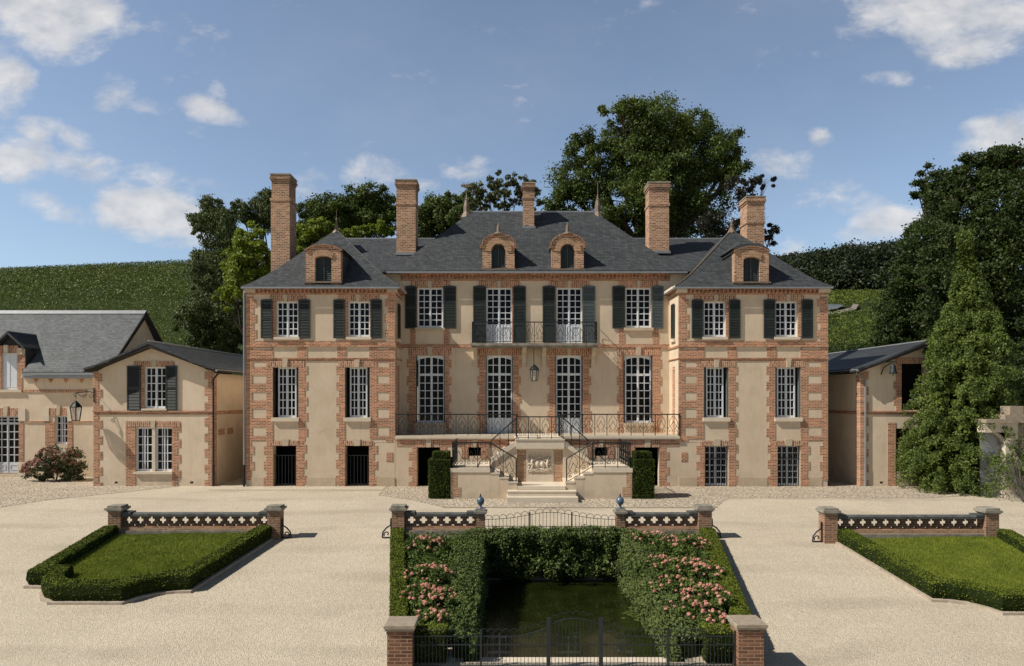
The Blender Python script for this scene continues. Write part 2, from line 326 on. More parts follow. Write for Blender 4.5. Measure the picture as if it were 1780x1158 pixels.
# ------------------------------------------------------------------ mesh helpers
class MB:
    def __init__(s): s.v = []; s.f = []
    def add(s, vs, fs):
        o = len(s.v); s.v.extend(vs); s.f.extend([tuple(i + o for i in f) for f in fs]); return s
    def box(s, x0, x1, y0, y1, z0, z1):
        if x0 > x1: x0, x1 = x1, x0
        if y0 > y1: y0, y1 = y1, y0
        if z0 > z1: z0, z1 = z1, z0
        return s.add([(x0, y0, z0), (x1, y0, z0), (x1, y1, z0), (x0, y1, z0), (x0, y0, z1), (x1, y0, z1), (x1, y1, z1), (x0, y1, z1)],
              [(0, 3, 2, 1), (4, 5, 6, 7), (0, 1, 5, 4), (1, 2, 6, 5), (2, 3, 7, 6), (3, 0, 4, 7)])
    def quad(s, a, b, c, d): return s.add([a, b, c, d], [(0, 1, 2, 3)])
    def tri(s, a, b, c): return s.add([a, b, c], [(0, 1, 2)])
    def prism(s, poly, f, d0, d1):          # poly in (u,v), f(u,v,d)
        n = len(poly)
        vs = [f(u, v, d0) for u, v in poly] + [f(u, v, d1) for u, v in poly]
        fs = [tuple(range(n - 1, -1, -1)), tuple(range(n, 2 * n))] + [(i, (i + 1) % n, n + (i + 1) % n, n + i) for i in range(n)]
        return s.add(vs, fs)
    def cells(s, f, add, sub, d0, d1):      # union of rects minus rects, extruded d0..d1
        us = sorted({round(r[0], 4) for r in add + sub} | {round(r[1], 4) for r in add + sub})
        vs = sorted({round(r[2], 4) for r in add + sub} | {round(r[3], 4) for r in add + sub})
        ins = lambda r, u, v: r[0] < u < r[1] and r[2] < v < r[3]
        g = {}
        for i in range(len(us) - 1):
            for j in range(len(vs) - 1):
                cu_, cv_ = (us[i] + us[i + 1]) / 2, (vs[j] + vs[j + 1]) / 2
                g[i, j] = any(ins(r, cu_, cv_) for r in add) and not any(ins(r, cu_, cv_) for r in sub)
        G = lambda i, j: g.get((i, j), False)
        for j in range(len(vs) - 1):
            i = 0
            while i < len(us) - 1:
                if G(i, j):
                    k = i
                    while G(k + 1, j): k += 1
                    s.quad(f(us[i], vs[j], d1), f(us[k + 1], vs[j], d1), f(us[k + 1], vs[j + 1], d1), f(us[i], vs[j + 1], d1)); i = k
                i += 1
        for i in range(len(us) - 1):
            for j in range(len(vs) - 1):
                if not G(i, j): continue
                a, b, c, e = us[i], us[i + 1], vs[j], vs[j + 1]
                if not G(i - 1, j): s.quad(f(a, c, d0), f(a, c, d1), f(a, e, d1), f(a, e, d0))
                if not G(i + 1, j): s.quad(f(b, c, d1), f(b, c, d0), f(b, e, d0), f(b, e, d1))
                if not G(i, j - 1): s.quad(f(a, c, d0), f(b, c, d0), f(b, c, d1), f(a, c, d1))
                if not G(i, j + 1): s.quad(f(a, e, d1), f(b, e, d1), f(b, e, d0), f(a, e, d0))
        return s
    def tube(s, pts, r, n=5, caps=True):
        pts = [Vector(p) for p in pts]; L = len(pts); rr = r if isinstance(r, (list, tuple)) else [r] * L
        ring = []; o = len(s.v); prev = None
        for i, p in enumerate(pts):
            t = (pts[min(i + 1, L - 1)] - pts[max(i - 1, 0)])
            t = t.normalized() if t.length > 1e-9 else Vector((0, 0, 1))
            if prev is None:
                a = t.cross(Vector((0, 0, 1)) if abs(t.z) < .9 else Vector((1, 0, 0))).normalized()
            else:
                a = (prev - t * prev.dot(t)); a = a.normalized() if a.length > 1e-6 else t.orthogonal().normalized()
            prev = a; b = t.cross(a)
            for k in range(n):
                an = 2 * math.pi * (k + .5) / n
                s.v.append(tuple(p + (a * math.cos(an) + b * math.sin(an)) * rr[i]))
        for i in range(L - 1):
            for k in range(n):
                k2 = (k + 1) % n
                s.f.append((o + i * n + k, o + i * n + k2, o + (i + 1) * n + k2, o + (i + 1) * n + k))
        if caps:
            s.f.append(tuple(o + k for k in range(n - 1, -1, -1))); s.f.append(tuple(o + (L - 1) * n + k for k in range(n)))
        return s
    def lathe(s, cx, cy, prof, n=16):       # prof (r,z)
        o = len(s.v)
        for r, z in prof:
            for k in range(n):
                a = 2 * math.pi * k / n; s.v.append((cx + r * math.cos(a), cy + r * math.sin(a), z))
        for i in range(len(prof) - 1):
            for k in range(n):
                k2 = (k + 1) % n; s.f.append((o + i * n + k, o + i * n + k2, o + (i + 1) * n + k2, o + (i + 1) * n + k))
        s.f.append(tuple(o + k for k in range(n - 1, -1, -1))); s.f.append(tuple(o + (len(prof) - 1) * n + k for k in range(n)))
        return s
    def ell(s, c, r, n=10, m=7):
        prof = []; o = len(s.v)
        for i in range(m + 1):
            th = math.pi * i / m
            for k in range(n):
                a = 2 * math.pi * k / n
                s.v.append((c[0] + r[0] * math.sin(th) * math.cos(a), c[1] + r[1] * math.sin(th) * math.sin(a), c[2] - r[2] * math.cos(th)))
        for i in range(m):
            for k in range(n):
                k2 = (k + 1) % n; s.f.append((o + i * n + k, o + i * n + k2, o + (i + 1) * n + k2, o + (i + 1) * n + k))
        return s
    def build(s, name, mat, parent=None, org=None, smooth=False, label=None):
        o_ = parent['_o'] if parent is not None and org is None else (org or (0, 0, 0))
        return mesh_obj(name, np.array(s.v, dtype=np.float64), s.f, mat, parent, o_, smooth, label)
def mesh_obj(name, v, faces, mat, parent, o_, smooth=False, label=None):
    me = bpy.data.meshes.new(name)
    me.from_pydata([tuple(p) for p in (v - np.array(o_))], [], faces)
    me.materials.append(M[mat] if isinstance(mat, str) else mat)
    if smooth: me.polygons.foreach_set('use_smooth', [True] * len(me.polygons))
    me.update()
    ob = bpy.data.objects.new(name, me); COL.objects.link(ob)
    if parent is not None: ob.parent = parent
    else: ob.location = o_
    ob['_o'] = list(o_)
    if label: ob['label'] = label
    return ob
def split_cells(f, add, sub, d0, d1, name, mat, parent):
    """like MB.cells, but every connected patch becomes a mesh of its own"""
    us = sorted({round(r[0], 4) for r in add + sub} | {round(r[1], 4) for r in add + sub}); vs = sorted({round(r[2], 4) for r in add + sub} | {round(r[3], 4) for r in add + sub})
    ins = lambda r, u, v: r[0] < u < r[1] and r[2] < v < r[3]; on = set()
    for i in range(len(us) - 1):
        for j in range(len(vs) - 1):
            p, q = (us[i] + us[i + 1]) / 2, (vs[j] + vs[j + 1]) / 2
            if any(ins(r, p, q) for r in add) and not any(ins(r, p, q) for r in sub): on.add((i, j))
    while on:
        st = [on.pop()]; comp = []
        while st:
            i, j = st.pop(); comp.append((i, j))
            for n_ in ((i + 1, j), (i - 1, j), (i, j + 1), (i, j - 1)):
                if n_ in on: on.remove(n_); st.append(n_)
        MB().cells(f, [(us[i], us[i + 1], vs[j], vs[j + 1]) for i, j in comp], [], d0, d1).build(name, mat, parent)
def quads_obj(name, v4, mat, parent=None, org=None, label=None):     # v4: (N,4,3) array
    n = len(v4); o_ = np.array(parent['_o'] if parent is not None and org is None else (org or (0, 0, 0)), dtype=np.float64)
    me = bpy.data.meshes.new(name); co = (v4.reshape(-1, 3) - o_).astype(np.float32)
    me.vertices.add(4 * n); me.vertices.foreach_set('co', co.ravel())
    me.loops.add(4 * n); me.loops.foreach_set('vertex_index', np.arange(4 * n, dtype=np.int32))
    me.polygons.add(n); me.polygons.foreach_set('loop_start', np.arange(0, 4 * n, 4, dtype=np.int32))
    try: me.polygons.foreach_set('loop_total', np.full(n, 4, dtype=np.int32))
    except Exception: pass
    me.materials.append(M[mat] if isinstance(mat, str) else mat); me.update(); me.validate()
    ob = bpy.data.objects.new(name, me); COL.objects.link(ob)
    if parent is not None: ob.parent = parent
    else: ob.location = tuple(o_)
    ob['_o'] = [float(a) for a in o_]
    if label: ob['label'] = label
    return ob
def thing(name, label, cat, loc, group=None):
    o = bpy.data.objects.new(name, None); COL.objects.link(o); o.location = loc; o.empty_display_size = .3
    o['label'] = label; o['category'] = cat; o['_o'] = [float(a) for a in loc]
    if group: o['group'] = group
    return o
def tag(o, label, cat, group=None):
    o['label'] = label; o['category'] = cat
    if group: o['group'] = group
    return o
def struct(o, kind='structure'): o['kind'] = kind; return o

rng = np.random.default_rng(7); random.seed(7)
def unit(n):
    a = rng.normal(size=(n, 3)); return a / np.linalg.norm(a, axis=1, keepdims=True)
def cards(P, size, N=None, flat=.0, aspect=.6, droop=0):
    """leaf quads at points P; N preferred normal"""
    n = len(P); nn = unit(n)
    if N is not None: nn = nn * (1 - flat) + N * flat; nn /= np.linalg.norm(nn, axis=1, keepdims=True) + 1e-9
    a = np.cross(nn, unit(n)); a /= np.linalg.norm(a, axis=1, keepdims=True) + 1e-9
    if droop:
        a = a * (1 - droop) + np.array([0, 0, -1.]) * droop; a /= np.linalg.norm(a, axis=1, keepdims=True)
    b = np.cross(nn, a); b /= np.linalg.norm(b, axis=1, keepdims=True) + 1e-9
    s = (size * (.6 + .8 * rng.random(n)))[:, None]
    a = a * s; b = b * s * aspect
    return np.stack([P - a, P - b * .9 + a * .1, P + a, P + b * .9 + a * .1], axis=1)
def blob_points(blobs, n, clump=.22, clumps=40, inner=.55, flat=.75):
    """points in clumps spread through ellipsoids [(cx,cy,cz,rx,ry,rz)]; returns points and outward normals"""
    wts = np.array([(b[3] * b[5]) for b in blobs]); wts = wts / wts.sum(); PP = []; NN = []
    for b, wt in zip(blobs, wts):
        k = max(6, int(clumps * len(blobs) * wt)); m = int(n * wt)
        d = unit(k); rr = inner + (1.04 - inner) * rng.random(k) ** .6
        rad = np.array(b[3:6]); cc = np.array(b[:3]) + d * rr[:, None] * rad
        idx = rng.integers(0, k, m); cr = clump * rad.min() * (.6 + .8 * rng.random(k))
        off = rng.normal(size=(m, 3)) * .55 * cr[idx][:, None]; off[:, 2] *= flat
        p = cc[idx] + off; nn = off / (np.linalg.norm(off, axis=1, keepdims=True) + 1e-6) + (p - np.array(b[:3])) / rad * .6 + np.array([0, 0, .35])
        PP.append(p); NN.append(nn / np.linalg.norm(nn, axis=1, keepdims=True))
    return np.concatenate(PP), np.concatenate(NN)

# ------------------------------------------------------------------ terrain heights
def g(y):
    if y >= 24.3: return 0.0
    if y >= 19.5: return -.36 * (24.3 - y) / 4.8
    if y >= 9: return -.36 - .1093 * (19.5 - y)
    return -.36 - .1093 * 10.5
def hill(x, y):
    ys = [36, 45, 75, 130, 158, 200, 300]; zs = [0, 4.6, 12.6, 23.2, 28.0, 33, 36]
    z = float(np.interp(y, ys, zs))
    if x < 0:
        k = min(1, -x / 30.); ridge = 33.4 + (x + 70) * .045
        zl = float(np.interp(y, [36, 45, 60, 100, 150, 200, 300], [0, 3.2, 8.2, 19.5, ridge, ridge - 6, ridge - 25]))
        z = z * (1 - k) + zl * k
    return z
# ================================================================== setting
mb = MB()
GX = [-320, -120, -60, -40, -25, -15, -8, -4, -.95, 1.24, 3.45, 8, 14, 20, 30, 60, 120, 320]
GY = [-200, -40, 0, 4, 9, 10.5, 12, 12.38, 14, 15.5, 17, 18.2, 19.05, 19.5, 20.5, 22, 24.3, 26, 30, 36, 60, 300]
for i in range(len(GX) - 1):
    for j in range(len(GY) - 1):
        if GX[i] >= -.96 and GX[i + 1] <= 3.46 and GY[j] >= 12.37 and GY[j + 1] <= 19.06: continue
        a, b, c, e = GX[i], GX[i + 1], GY[j], GY[j + 1]
        mb.quad((a, c, g(c)), (b, c, g(c)), (b, e, g(e)), (a, e, g(e)))
struct(mb.build('ground', 'gravel'))
# hill
mb = MB(); hx = list(np.linspace(-260, 300, 57)); hy = [36, 38, 41, 45, 50, 56, 63, 70, 78, 88, 100, 112, 124, 137, 150, 158, 168, 185, 200, 240, 300]
for j, y in enumerate(hy):
    for x in hx: mb.v.append((x, y, hill(x, y) + (0 if j else -.05)))
n = len(hx)
for j in range(len(hy) - 1):
    for i in range(n - 1): mb.f.append((j * n + i, j * n + i + 1, (j + 1) * n + i + 1, (j + 1) * n + i))
struct(mb.build('hillside', 'hill', smooth=True))
# lane through the vineyard on the right
mb = MB()
pts = [((26, 76), (26, 82)), ((36, 78), (36, 88)), ((41, 84), (41, 92)), ((46, 92), (46, 95))]
for k in range(3):
    (a0, a1), (b0, b1) = pts[k], pts[k + 1]
    q = [(a0[0], a0[1]), (b0[0], b0[1]), (b1[0], b1[1]), (a1[0], a1[1])]
    mb.quad(*[(x, y, hill(x, y) + .35) for x, y in q])
struct(mb.build('road', 'tarmac'))
mb = MB()
for (x0, y0, x1, y1, wd_) in ((24, 72.5, 37, 76, 2.4), (37, 76, 42.5, 83, 1.8), (26, 44.2, 44, 45.4, 1.8), (42.5, 83, 48, 93, 1.4)):
    for k in range(6):
        t0, t1 = k / 6, (k + 1) / 6; L = lambda t, s: (x0 + (x1 - x0) * t, y0 + (y1 - y0) * t + s * wd_ / 2)
        mb.quad(*[(x, y, hill(x, y) + .42) for x, y in (L(t0, -1), L(t1, -1), L(t1, 1), L(t0, 1))])
struct(mb.build('verge', 'road'))
# cobbled aprons
def flat_poly(name, poly, mat, dz):
    mbp = MB(); cyc = list(poly)
    # split by y bands so that it follows the slope
    ys = sorted({24.3, 19.5, *[p[1] for p in poly]}); ys = [y for y in ys if min(p[1] for p in poly) <= y <= max(p[1] for p in poly)]
    def xs_at(y):
        o = []
        for i in range(len(cyc)):
            a, b = cyc[i], cyc[(i + 1) % len(cyc)]
            if (a[1] - y) * (b[1] - y) <= 0 and abs(a[1] - b[1]) > 1e-9: o.append(a[0] + (b[0] - a[0]) * (y - a[1]) / (b[1] - a[1]))
        return min(o), max(o)
    for k in range(len(ys) - 1):
        y0, y1 = ys[k] + 1e-5, ys[k + 1] - 1e-5; a0, b0 = xs_at(y0); a1, b1 = xs_at(y1)
        mbp.quad((a0, y0, g(y0) + dz), (b0, y0, g(y0) + dz), (b1, y1, g(y1) + dz), (a1, y1, g(y1) + dz))
    return struct(mbp.build(name, mat))
flat_poly('paving', [(-4.9, 25.6), (-2.2, 23.25), (7.2, 23.25), (8.8, 25.9), (13.4, 26.6), (15.3, 24.8), (20.6, 26.2), (24, 27.2), (24, 29.9), (-4.9, 29.9)], 'cobble', .008)
flat_poly('cobbled_yard', [(-40, 21.5), (-18.2, 22.2), (-13.6, 28.0), (-13.6, 31.6), (-40, 31.6)], 'cobble', .008)
flat_poly('flagstones', [(-11.9, 26.9), (-4.95, 26.9), (-4.95, 28.2), (-11.9, 28.2)], 'gravel', .014)
# narrow stone edging of the paving
mb = MB(); mb.box(-2.2, 7.2, 23.13, 23.24, -.2, -.055)
mb.box(8.8, 13.4, 25.78, 25.88, -.1, .012)
struct(mb.build('kerb', 'kerb'))
# pond
mb = MB(); mb.quad((-.95, 12.38, -1.42), (3.45, 12.38, -1.42), (3.45, 19.05, -1.42), (-.95, 19.05, -1.42))
struct(mb.build('pond_water', 'water'))
mb = MB()
for xw in (-1.15, 3.3): mb.prism([(12.3, -2.2), (19.2, -2.2), (19.2, -.37), (12.3, g(12.3) - .01)], lambda u, v, dd: (xw + dd, u, v), 0, .35)
mb.box(-.799, 3.299, 18.97, 19.25, -2.2, -.42)
tag(mb.build('retaining_wall', 'stoneg', org=(-.8, 13, -1.5)), 'weathered stone retaining wall round three sides of the pond, under the ivy', 'wall')
mb = MB(); mb.box(-1.0, 3.5, 12.36, 12.9, -1.9, -1.25)
struct(mb.build('pond_kerb', 'stonel'))

# ================================================================== chateau
YF, YC = 28.0, 29.65            # front of pavilions and terrace; front of the recessed middle
AX = 1.243
CA = thing('chateau', 'long two-storey brick and stucco chateau with slate hipped roofs, dark shutters and five tall chimneys', 'chateau', (AX, YF, 0))
fF = lambda u, v, dd: (u, YF - dd, v)
fC = lambda u, v, dd: (u, YC - dd, v)
mir = lambda r: (2 * AX - r[1], 2 * AX - r[0], r[2], r[3])
def PR(x0, x1, y0, y1, Y): return (X(x0, Y), X(x1, Y), Z(y1, Y), Z(y0, Y))     # pixel rect -> (u0,u1,z0,z1)
def teeth(x0, x1, side, y0, y1, Y, per=27.0, ext=5.5, ph=0.0):
    """brick quoin column with alternate long and short blocks; side -1 left, +1 right, 2 both"""
    o = [PR(x0, x1, y0, y1, Y)]; y = y0 + ph
    while y < y1 - 2:
        e = min(y + per / 2, y1)
        o.append(PR(x0 - (ext if side in (-1, 2) else 0), x1 + (ext if side in (1, 2) else 0), y, e, Y)); y += per
    return o
def grow(rs, k): return [(a - k, b + k, c - k, e + k) for a, b, c, e in rs]
def casement(parent, name, f, r, rows, d=-.16, th=.06, solid=0.0, transom=0.0, cols=2, leaves=2, label=None, outer=.062, mun=.034, meet=.095, mat='white'):
    """white framed window in the (u,v) rect r; the panes are a sub-part"""
    u0, u1, v0, v1 = r; ho = []; vs = v0 + solid * (v1 - v0) + (outer if solid else outer * 1.4)
    vt = v1 - outer
    if transom:
        tv = v1 - transom * (v1 - v0); tops = [(tv + .05, v1 - outer * 1.1, 2)]; vt = tv - .05
    else: tops = []
    lw = (u1 - u0) / leaves
    for L in range(leaves):
        a = u0 + L * lw + (outer if L == 0 else meet / 2); b = u0 + (L + 1) * lw - (outer if L == leaves - 1 else meet / 2)
        for (c0, c1, rw) in [(vs, vt, rows)] + tops:
            pw = (b - a - mun * (cols - 1)) / cols; phh = (c1 - c0 - mun * (rw - 1)) / rw
            for i in range(cols):
                for j in range(rw):
                    ho.append((a + i * (pw + mun), a + i * (pw + mun) + pw, c0 + j * (phh + mun), c0 + j * (phh + mun) + phh))
    m_ = MB().cells(f, [(u0, u1, v0, v1)], ho, d - th, d)
    uc = (u0 + u1) / 2
    m_.prism([(uc - .02, v0 + .02), (uc + .02, v0 + .02), (uc + .02, vt), (uc - .02, vt)], f, d, d + .02)
    if solid:
        for L in range(leaves):
            a = u0 + L * lw + .1; b = u0 + (L + 1) * lw - .1
            m_.cells(f, [(a, b, v0 + .12, vs - .1)], [(a + .035, b - .035, v0 + .155, vs - .135)], d, d + .018)
    w_ = m_.build(name, mat, parent, label=label)
    p_ = MB().quad(f(u0 + .01, v0 + .01, d - .035), f(u1 - .01, v0 + .01, d - .035), f(u1 - .01, v1 - .01, d - .035), f(u0 + .01, v1 - .01, d - .035))
    p_.build('pane', 'glass', w_, label=None)
    return w_
def shutter(parent, f, r, d=.02, mat='shutter', solid=0.0, arch=0.0, ang=0, name='shutter', label=None, hinge=0):
    u0, u1, v0, v1 = r; m_ = MB(); fr = .055
    if ang:      # stands away from the wall, turning on its hinge
        hu = u0 if hinge < 0 else u1; ca, sa = math.cos(ang), math.sin(ang); f0 = f
        f = lambda u, v, dd, f0=f0: f0(hu + (u - hu) * ca + (dd - d) * sa * (1 if hinge < 0 else -1), v, d + abs(u - hu) * sa + (dd - d) * ca)
    vs = v0 + solid * (v1 - v0); mid = vs + (v1 - vs) * .5
    m_.cells(f, [(u0, u1, v0, v1)], [(u0 + fr, u1 - fr, vs + fr, mid - .03), (u0 + fr, u1 - fr, mid + .03, v1 - fr)] + ([(u0 + fr, u1 - fr, v0 + fr, vs - .02)] if solid else []), d, d + .035)
    if solid: m_.cells(f, [(u0 + fr, u1 - fr, v0 + fr, vs - .02)], [], d, d + .018)
    v = vs + fr
    while v < v1 - fr - .03:
        if not (mid - .07 < v < mid + .02):
            a = u0 + fr - .003; b = u1 - fr + .003
            m_.add([f(a, v + .045, d + .006), f(b, v + .045, d + .006), f(b, v, d + .030), f(a, v, d + .030), f(a, v + .055, d + .004), f(b, v + .055, d + .004), f(b, v + .008, d + .034), f(a, v + .008, d + .034)],
                   [(0, 1, 2, 3), (4, 7, 6, 5), (3, 2, 6, 7), (0, 4, 5, 1)])
        v += .062
    m_.add([f(u0 + fr, v0 + fr, d + .001), f(u1 - fr, v0 + fr, d + .001), f(u1 - fr, v1 - fr, d + .001), f(u0 + fr, v1 - fr, d + .001)], [(0, 1, 2, 3)])
    if arch:
        n = 8; pl = [(u0, v1)] + [(u0 + (u1 - u0) * i / n, v1 + .001 + arch * math.sin(math.pi * i / n) ** .8) for i in range(1, n)] + [(u1, v1)]
        m_.prism(pl, f, d, d + .035)
    return m_.build(name, mat, parent, label=label)
def keystone(m_, f, px0, px1, y0, y1, Y, d=.05, flare=.03):
    u0, u1, v0, v1 = PR(px0, px1, y0, y1, Y)
    MB().prism([(u0 + flare, v0), (u1 - flare, v0), (u1, v1), (u0, v1)], f, -.02, d).build('keystone', 'stone', m_)

def pavilion(mi):
    K = mir if mi else (lambda r: r)
    kk = lambda rs: [K(r) for r in rs]
    P = lambda *a: PR(*a, YF)
    wl, wr = X(428, YF), X(686.4, YF); zt = Z(499, YF)
    up = [P(480, 518.4, 524, 585.6), P(605, 643, 524, 585.6)]
    gf = [P(474.5, 519, 638.5, 726), P(600, 643, 638.5, 726)]
    bs = [P(475, 515, 775, 845.5), P(600, 641.5, 775, 845.5)]
    ops = kk(up + gf + bs)
    W = MB()
    wall = K((wl, wr, -.1, zt))
    W.cells(fF, [wall], ops, -.35, 0)
    xo = (2 * AX - wl) if mi else wl; xi = (2 * AX - wr) if mi else wr; s = -1 if mi else 1
    W.box(xo, xo + s * .35, YF + .352, 34.2, -.1, zt); W.box(xo + s * .351, xi, 33.9, 34.2, -.1, zt)
    W.box(xi - s * .35, xi, YF + .352, YC - .002, -.1, zt)
    W.box(xo + s * .36, xi - s * .36, YF + .36, 33.8, 2.0, 2.1); W.box(xo + s * .36, xi - s * .36, YF + .36, 33.8, 5.2, 5.3)
    W.build('wall', 'stucco', CA)
    # brick dressings
    br = []
    br += teeth(428, 441, 1, 512, 593, YF, 27, 5, 8)
    br += teeth(674.5, 686.4, -1, 512, 593, YF, 27, 5, 8)
    br += [P(428, 686.4, 593, 603)]
    br += [P(428, 475, 603, 766), P(517, 533.5, 603, 622), P(586.5, 602, 603, 622), P(642, 686.4, 603, 768), P(428, 686.4, 622, 627.5)]
    br += [P(428, 686.4, 497, 512)]
    br += [P(472, 480, 512, 591), P(518.4, 527, 512, 591), P(597, 605, 512, 591), P(643, 652, 512, 591)]
    br += teeth(519, 530, 1, 627, 767, YF, 27, 4.6, 10) + teeth(589.5, 600, -1, 627, 767, YF, 27, 4.6, 10)
    br += teeth(515, 527.5, 1, 767, 846, YF, 27, 4.6, 6) + teeth(589, 600, -1, 767, 846, YF, 27, 4.6, 6)
    br += teeth(463.5, 475, -1, 766, 846, YF, 27, 4.6, 10) + teeth(641.5, 650, 1, 767, 846, YF, 27, 6, 8)
    br += teeth(428, 436.5, 1, 766, 835, YF, 27, 5, 10) + [P(672, 682.5, 787, 802)]
    pan = [P(439.5, 472, 604.5, 608), P(655, 677, 604.5, 608), P(440, 463, 629, 638), P(655.5, 676.6, 629, 638.5)]
    for y0, y1 in ((652.5, 667), (682, 696.6), (710.5, 727), (742.5, 758)): pan += [P(438.5, 463, y0, y1), P(655.5, 676.6, y0, y1)]
    pan += [P(474.8, 519, 726, 766), P(599.8, 643, 726, 766), P(682.6, 686.4, 763, 802), P(642, 671, 763, 768), P(428, 440, 512, 516)]
    vo = [P(469, 532, 512, 523.8), P(588, 660, 512, 523.8), P(467.5, 529, 627.6, 638.4), P(588.5, 650, 627.6, 638.4), P(470.5, 520, 766.3, 774.9), P(596, 647, 766.3, 774.9)]
    split_cells(fF, grow(kk(br), .026), ops + kk(pan), -.01, .006, 'joint_lines', 'mortar', CA)
    split_cells(fF, kk(br), ops + kk(pan) + kk(vo), -.01, .018, 'brick_trim', 'brick', CA)
    split_cells(fF, kk(vo), ops, -.01, .026, 'brick_lintel', 'brickv', CA)
    # plinth course
    for a, b in ((438, 459), (533, 583.5), (655, 686.2)): MB().cells(fF, [K(P(a, b, 830, 846))], [], -.01, .022).build('plinth', 'base', CA)
    S = MB()
    for (a, b, y0, y1, dd) in ((492.5, 500.7, 512.3, 524.5, .05), (618, 626.3, 512.3, 524.5, .05), (491.5, 501, 623, 638.5, .07), (616.5, 625.8, 625, 638.5, .07), (489.5, 502.5, 763.5, 775, .05), (614, 627, 763.5, 775, .05)):
        u0, u1, v0, v1 = K(P(a, b, y0, y1)); MB().prism([(u0 + .03, v0), (u1 - .03, v0), (u1, v1), (u0, v1)], fF, -.02, dd).build('keystone', 'stone', CA)
    for (a, b, y0, y1) in ((477, 521.5, 586, 590.6), (602.5, 646, 586, 590.6), (472.5, 520.5, 726.2, 732.6), (598, 645, 726.2, 732.6)):
        u0, u1, v0, v1 = K(P(a, b, y0, y1)); MB().box(u0, u1, YF - .10, YF + .3, v0, v1).build('window_sill', 'stonel', CA)
    # mouldings
    m_ = MB()
    e = .05
    for (y0, y1, dd) in ((600.2, 603.2, .06), (622, 624, .05)):
        z1, z0 = Z(y0, YF), Z(y1, YF)
        m_.cells(fF, [K((wl - .03, wr + dd, z0, z1))], [], -.005, dd)
        m_.box(xi - s * .005, xi + s * dd, YF + .006, YC - .01, z0, z1)
    zc0, zc1 = Z(504, YF), Z(498.3, YF)
    for k_, (za, zb, dd) in enumerate(((Z(511.5, YF), Z(509.5, YF), .06), (Z(504, YF), Z(501.6, YF), .16))):
        m_.cells(fF, [K((wl - dd * .3, wr + dd, za, zb))], [], -.005, dd)
        m_.box(xi - s * .005, xi + s * dd, YF + .006, YC - .01, za, zb)
    u = wl + .03
    while u < wr - .05:          # brick dentils
        for zz, dd in ((Z(507.2, YF), .10), (Z(504.1, YF), .13)):
            r = K((u, u + .085, zz - .06, zz)); m_.cells(fF, [r], [], -.004, dd)
        u += .17
    m_.build('brick_cornice', 'brick', CA)
    m_ = MB(); m_.cells(fF, [K((wl - .06, wr + .22, Z(501.4, YF), Z(497.4, YF)))], [], -.003, .22)
    m_.box(xi - s * .003, xi + s * .26, YF + .004, YC - .01, Z(501.4, YF), Z(497.4, YF)); 
    for a in (wl, wr - .30): m_.cells(fF, [K((a - (.04 if a == wl else 0), a + .42 + (.0 if a == wl else 0), Z(509.4, YF), Z(501.6, YF)))], [], -.01, .17)
    m_.build('stone_cornice', 'stonel' if mi else 'stone', CA)
    # windows and shutters
    for r in up: casement(CA, 'window', fF, K(r), 5, d=-.10)
    for i, (a, b) in enumerate(((454, 474), (519.2, 539.6), (580, 599.8), (644.4, 664.4))):
        shutter(CA, fF, K(P(a, b, 521.8, 588.5)), arch=.03, d=.03)
    for i, r in enumerate(gf):
        u0, u1, v0, v1 = K(r); casement(CA, 'window', fF, (u0 + .15, u1 - .15, v0, v1), 6, d=-.20, outer=.06)
        for (a, hg) in ((u0 + .01, 0), (u1 - .05, 1)):
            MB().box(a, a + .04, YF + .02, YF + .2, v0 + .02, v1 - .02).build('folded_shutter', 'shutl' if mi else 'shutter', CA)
    for r in bs:
        u0, u1, v0, v1 = K(r)
        if mi:
            casement(CA, 'window', fF, (u0, u1, v0 + .02, v1), 6, d=-.16)
        else:
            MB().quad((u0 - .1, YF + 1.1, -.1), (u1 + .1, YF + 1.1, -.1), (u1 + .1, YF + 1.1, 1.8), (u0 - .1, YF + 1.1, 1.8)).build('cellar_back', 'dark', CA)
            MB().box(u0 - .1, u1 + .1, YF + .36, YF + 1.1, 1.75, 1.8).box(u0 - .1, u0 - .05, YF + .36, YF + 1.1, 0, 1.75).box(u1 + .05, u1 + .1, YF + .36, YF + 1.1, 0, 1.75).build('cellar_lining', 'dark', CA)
        gm = MB(); nb = 9 if mi else 7
        for k in range(nb):
            uu = u0 + (u1 - u0) * (k + .5) / nb; gm.box(uu - .011, uu + .011, YF + .07, YF + .09, v0, v1 - (.0 if mi else .42))
        zr = v1 - (.55 if mi else .42); gm.box(u0, u1, YF + .065, YF + .095, zr, zr + .03)
        gm.build('iron_grille', 'iron' if not mi else 'irong', CA)
    # side wall towards the middle
    ms = MB(); f2 = lambda u, v, dd: (xi + s * dd, u, v)
    brs = [(YF + .02, YF + .34, Z(766, YF) + .15, Z(512, YF)), (YF + .66, YF + 1.08, 2.1, 5.05), (YF + .0, YC - .02, Z(603, YF), Z(593, YF))] if not mi else [(YF + .66, YF + 1.02, 2.1, 5.0)]
    split_cells(f2, brs, [], -.004, .016, 'brick_trim', 'brick', CA)
    shutter(CA, f2, (YF + .62, YF + 1.12, Z(585, YF), Z(524, YF)), d=.03)
    MB().box(xi - s * .01, xi + s * .09, YF + .55, YF + 1.2, Z(592, YF), Z(587, YF)).build('window_sill', 'stonel', CA)
    # downpipe at the outer corner
    if not mi:
        t_ = MB(); xx = wl - .05; t_.tube([(xx, YF - .02, Z(501, YF)), (xx - .02, YF - .05, Z(510, YF)), (xx - .02, YF - .05, .9)], .04, 6)
        t_.build('downpipe', 'zinc', CA); t2 = MB().tube([(xx - .02, YF - .05, .9), (xx - .02, YF - .05, 0)], .05, 6); t2.build('downpipe_foot', 'iron', CA)
pavilion(False); pavilion(True)

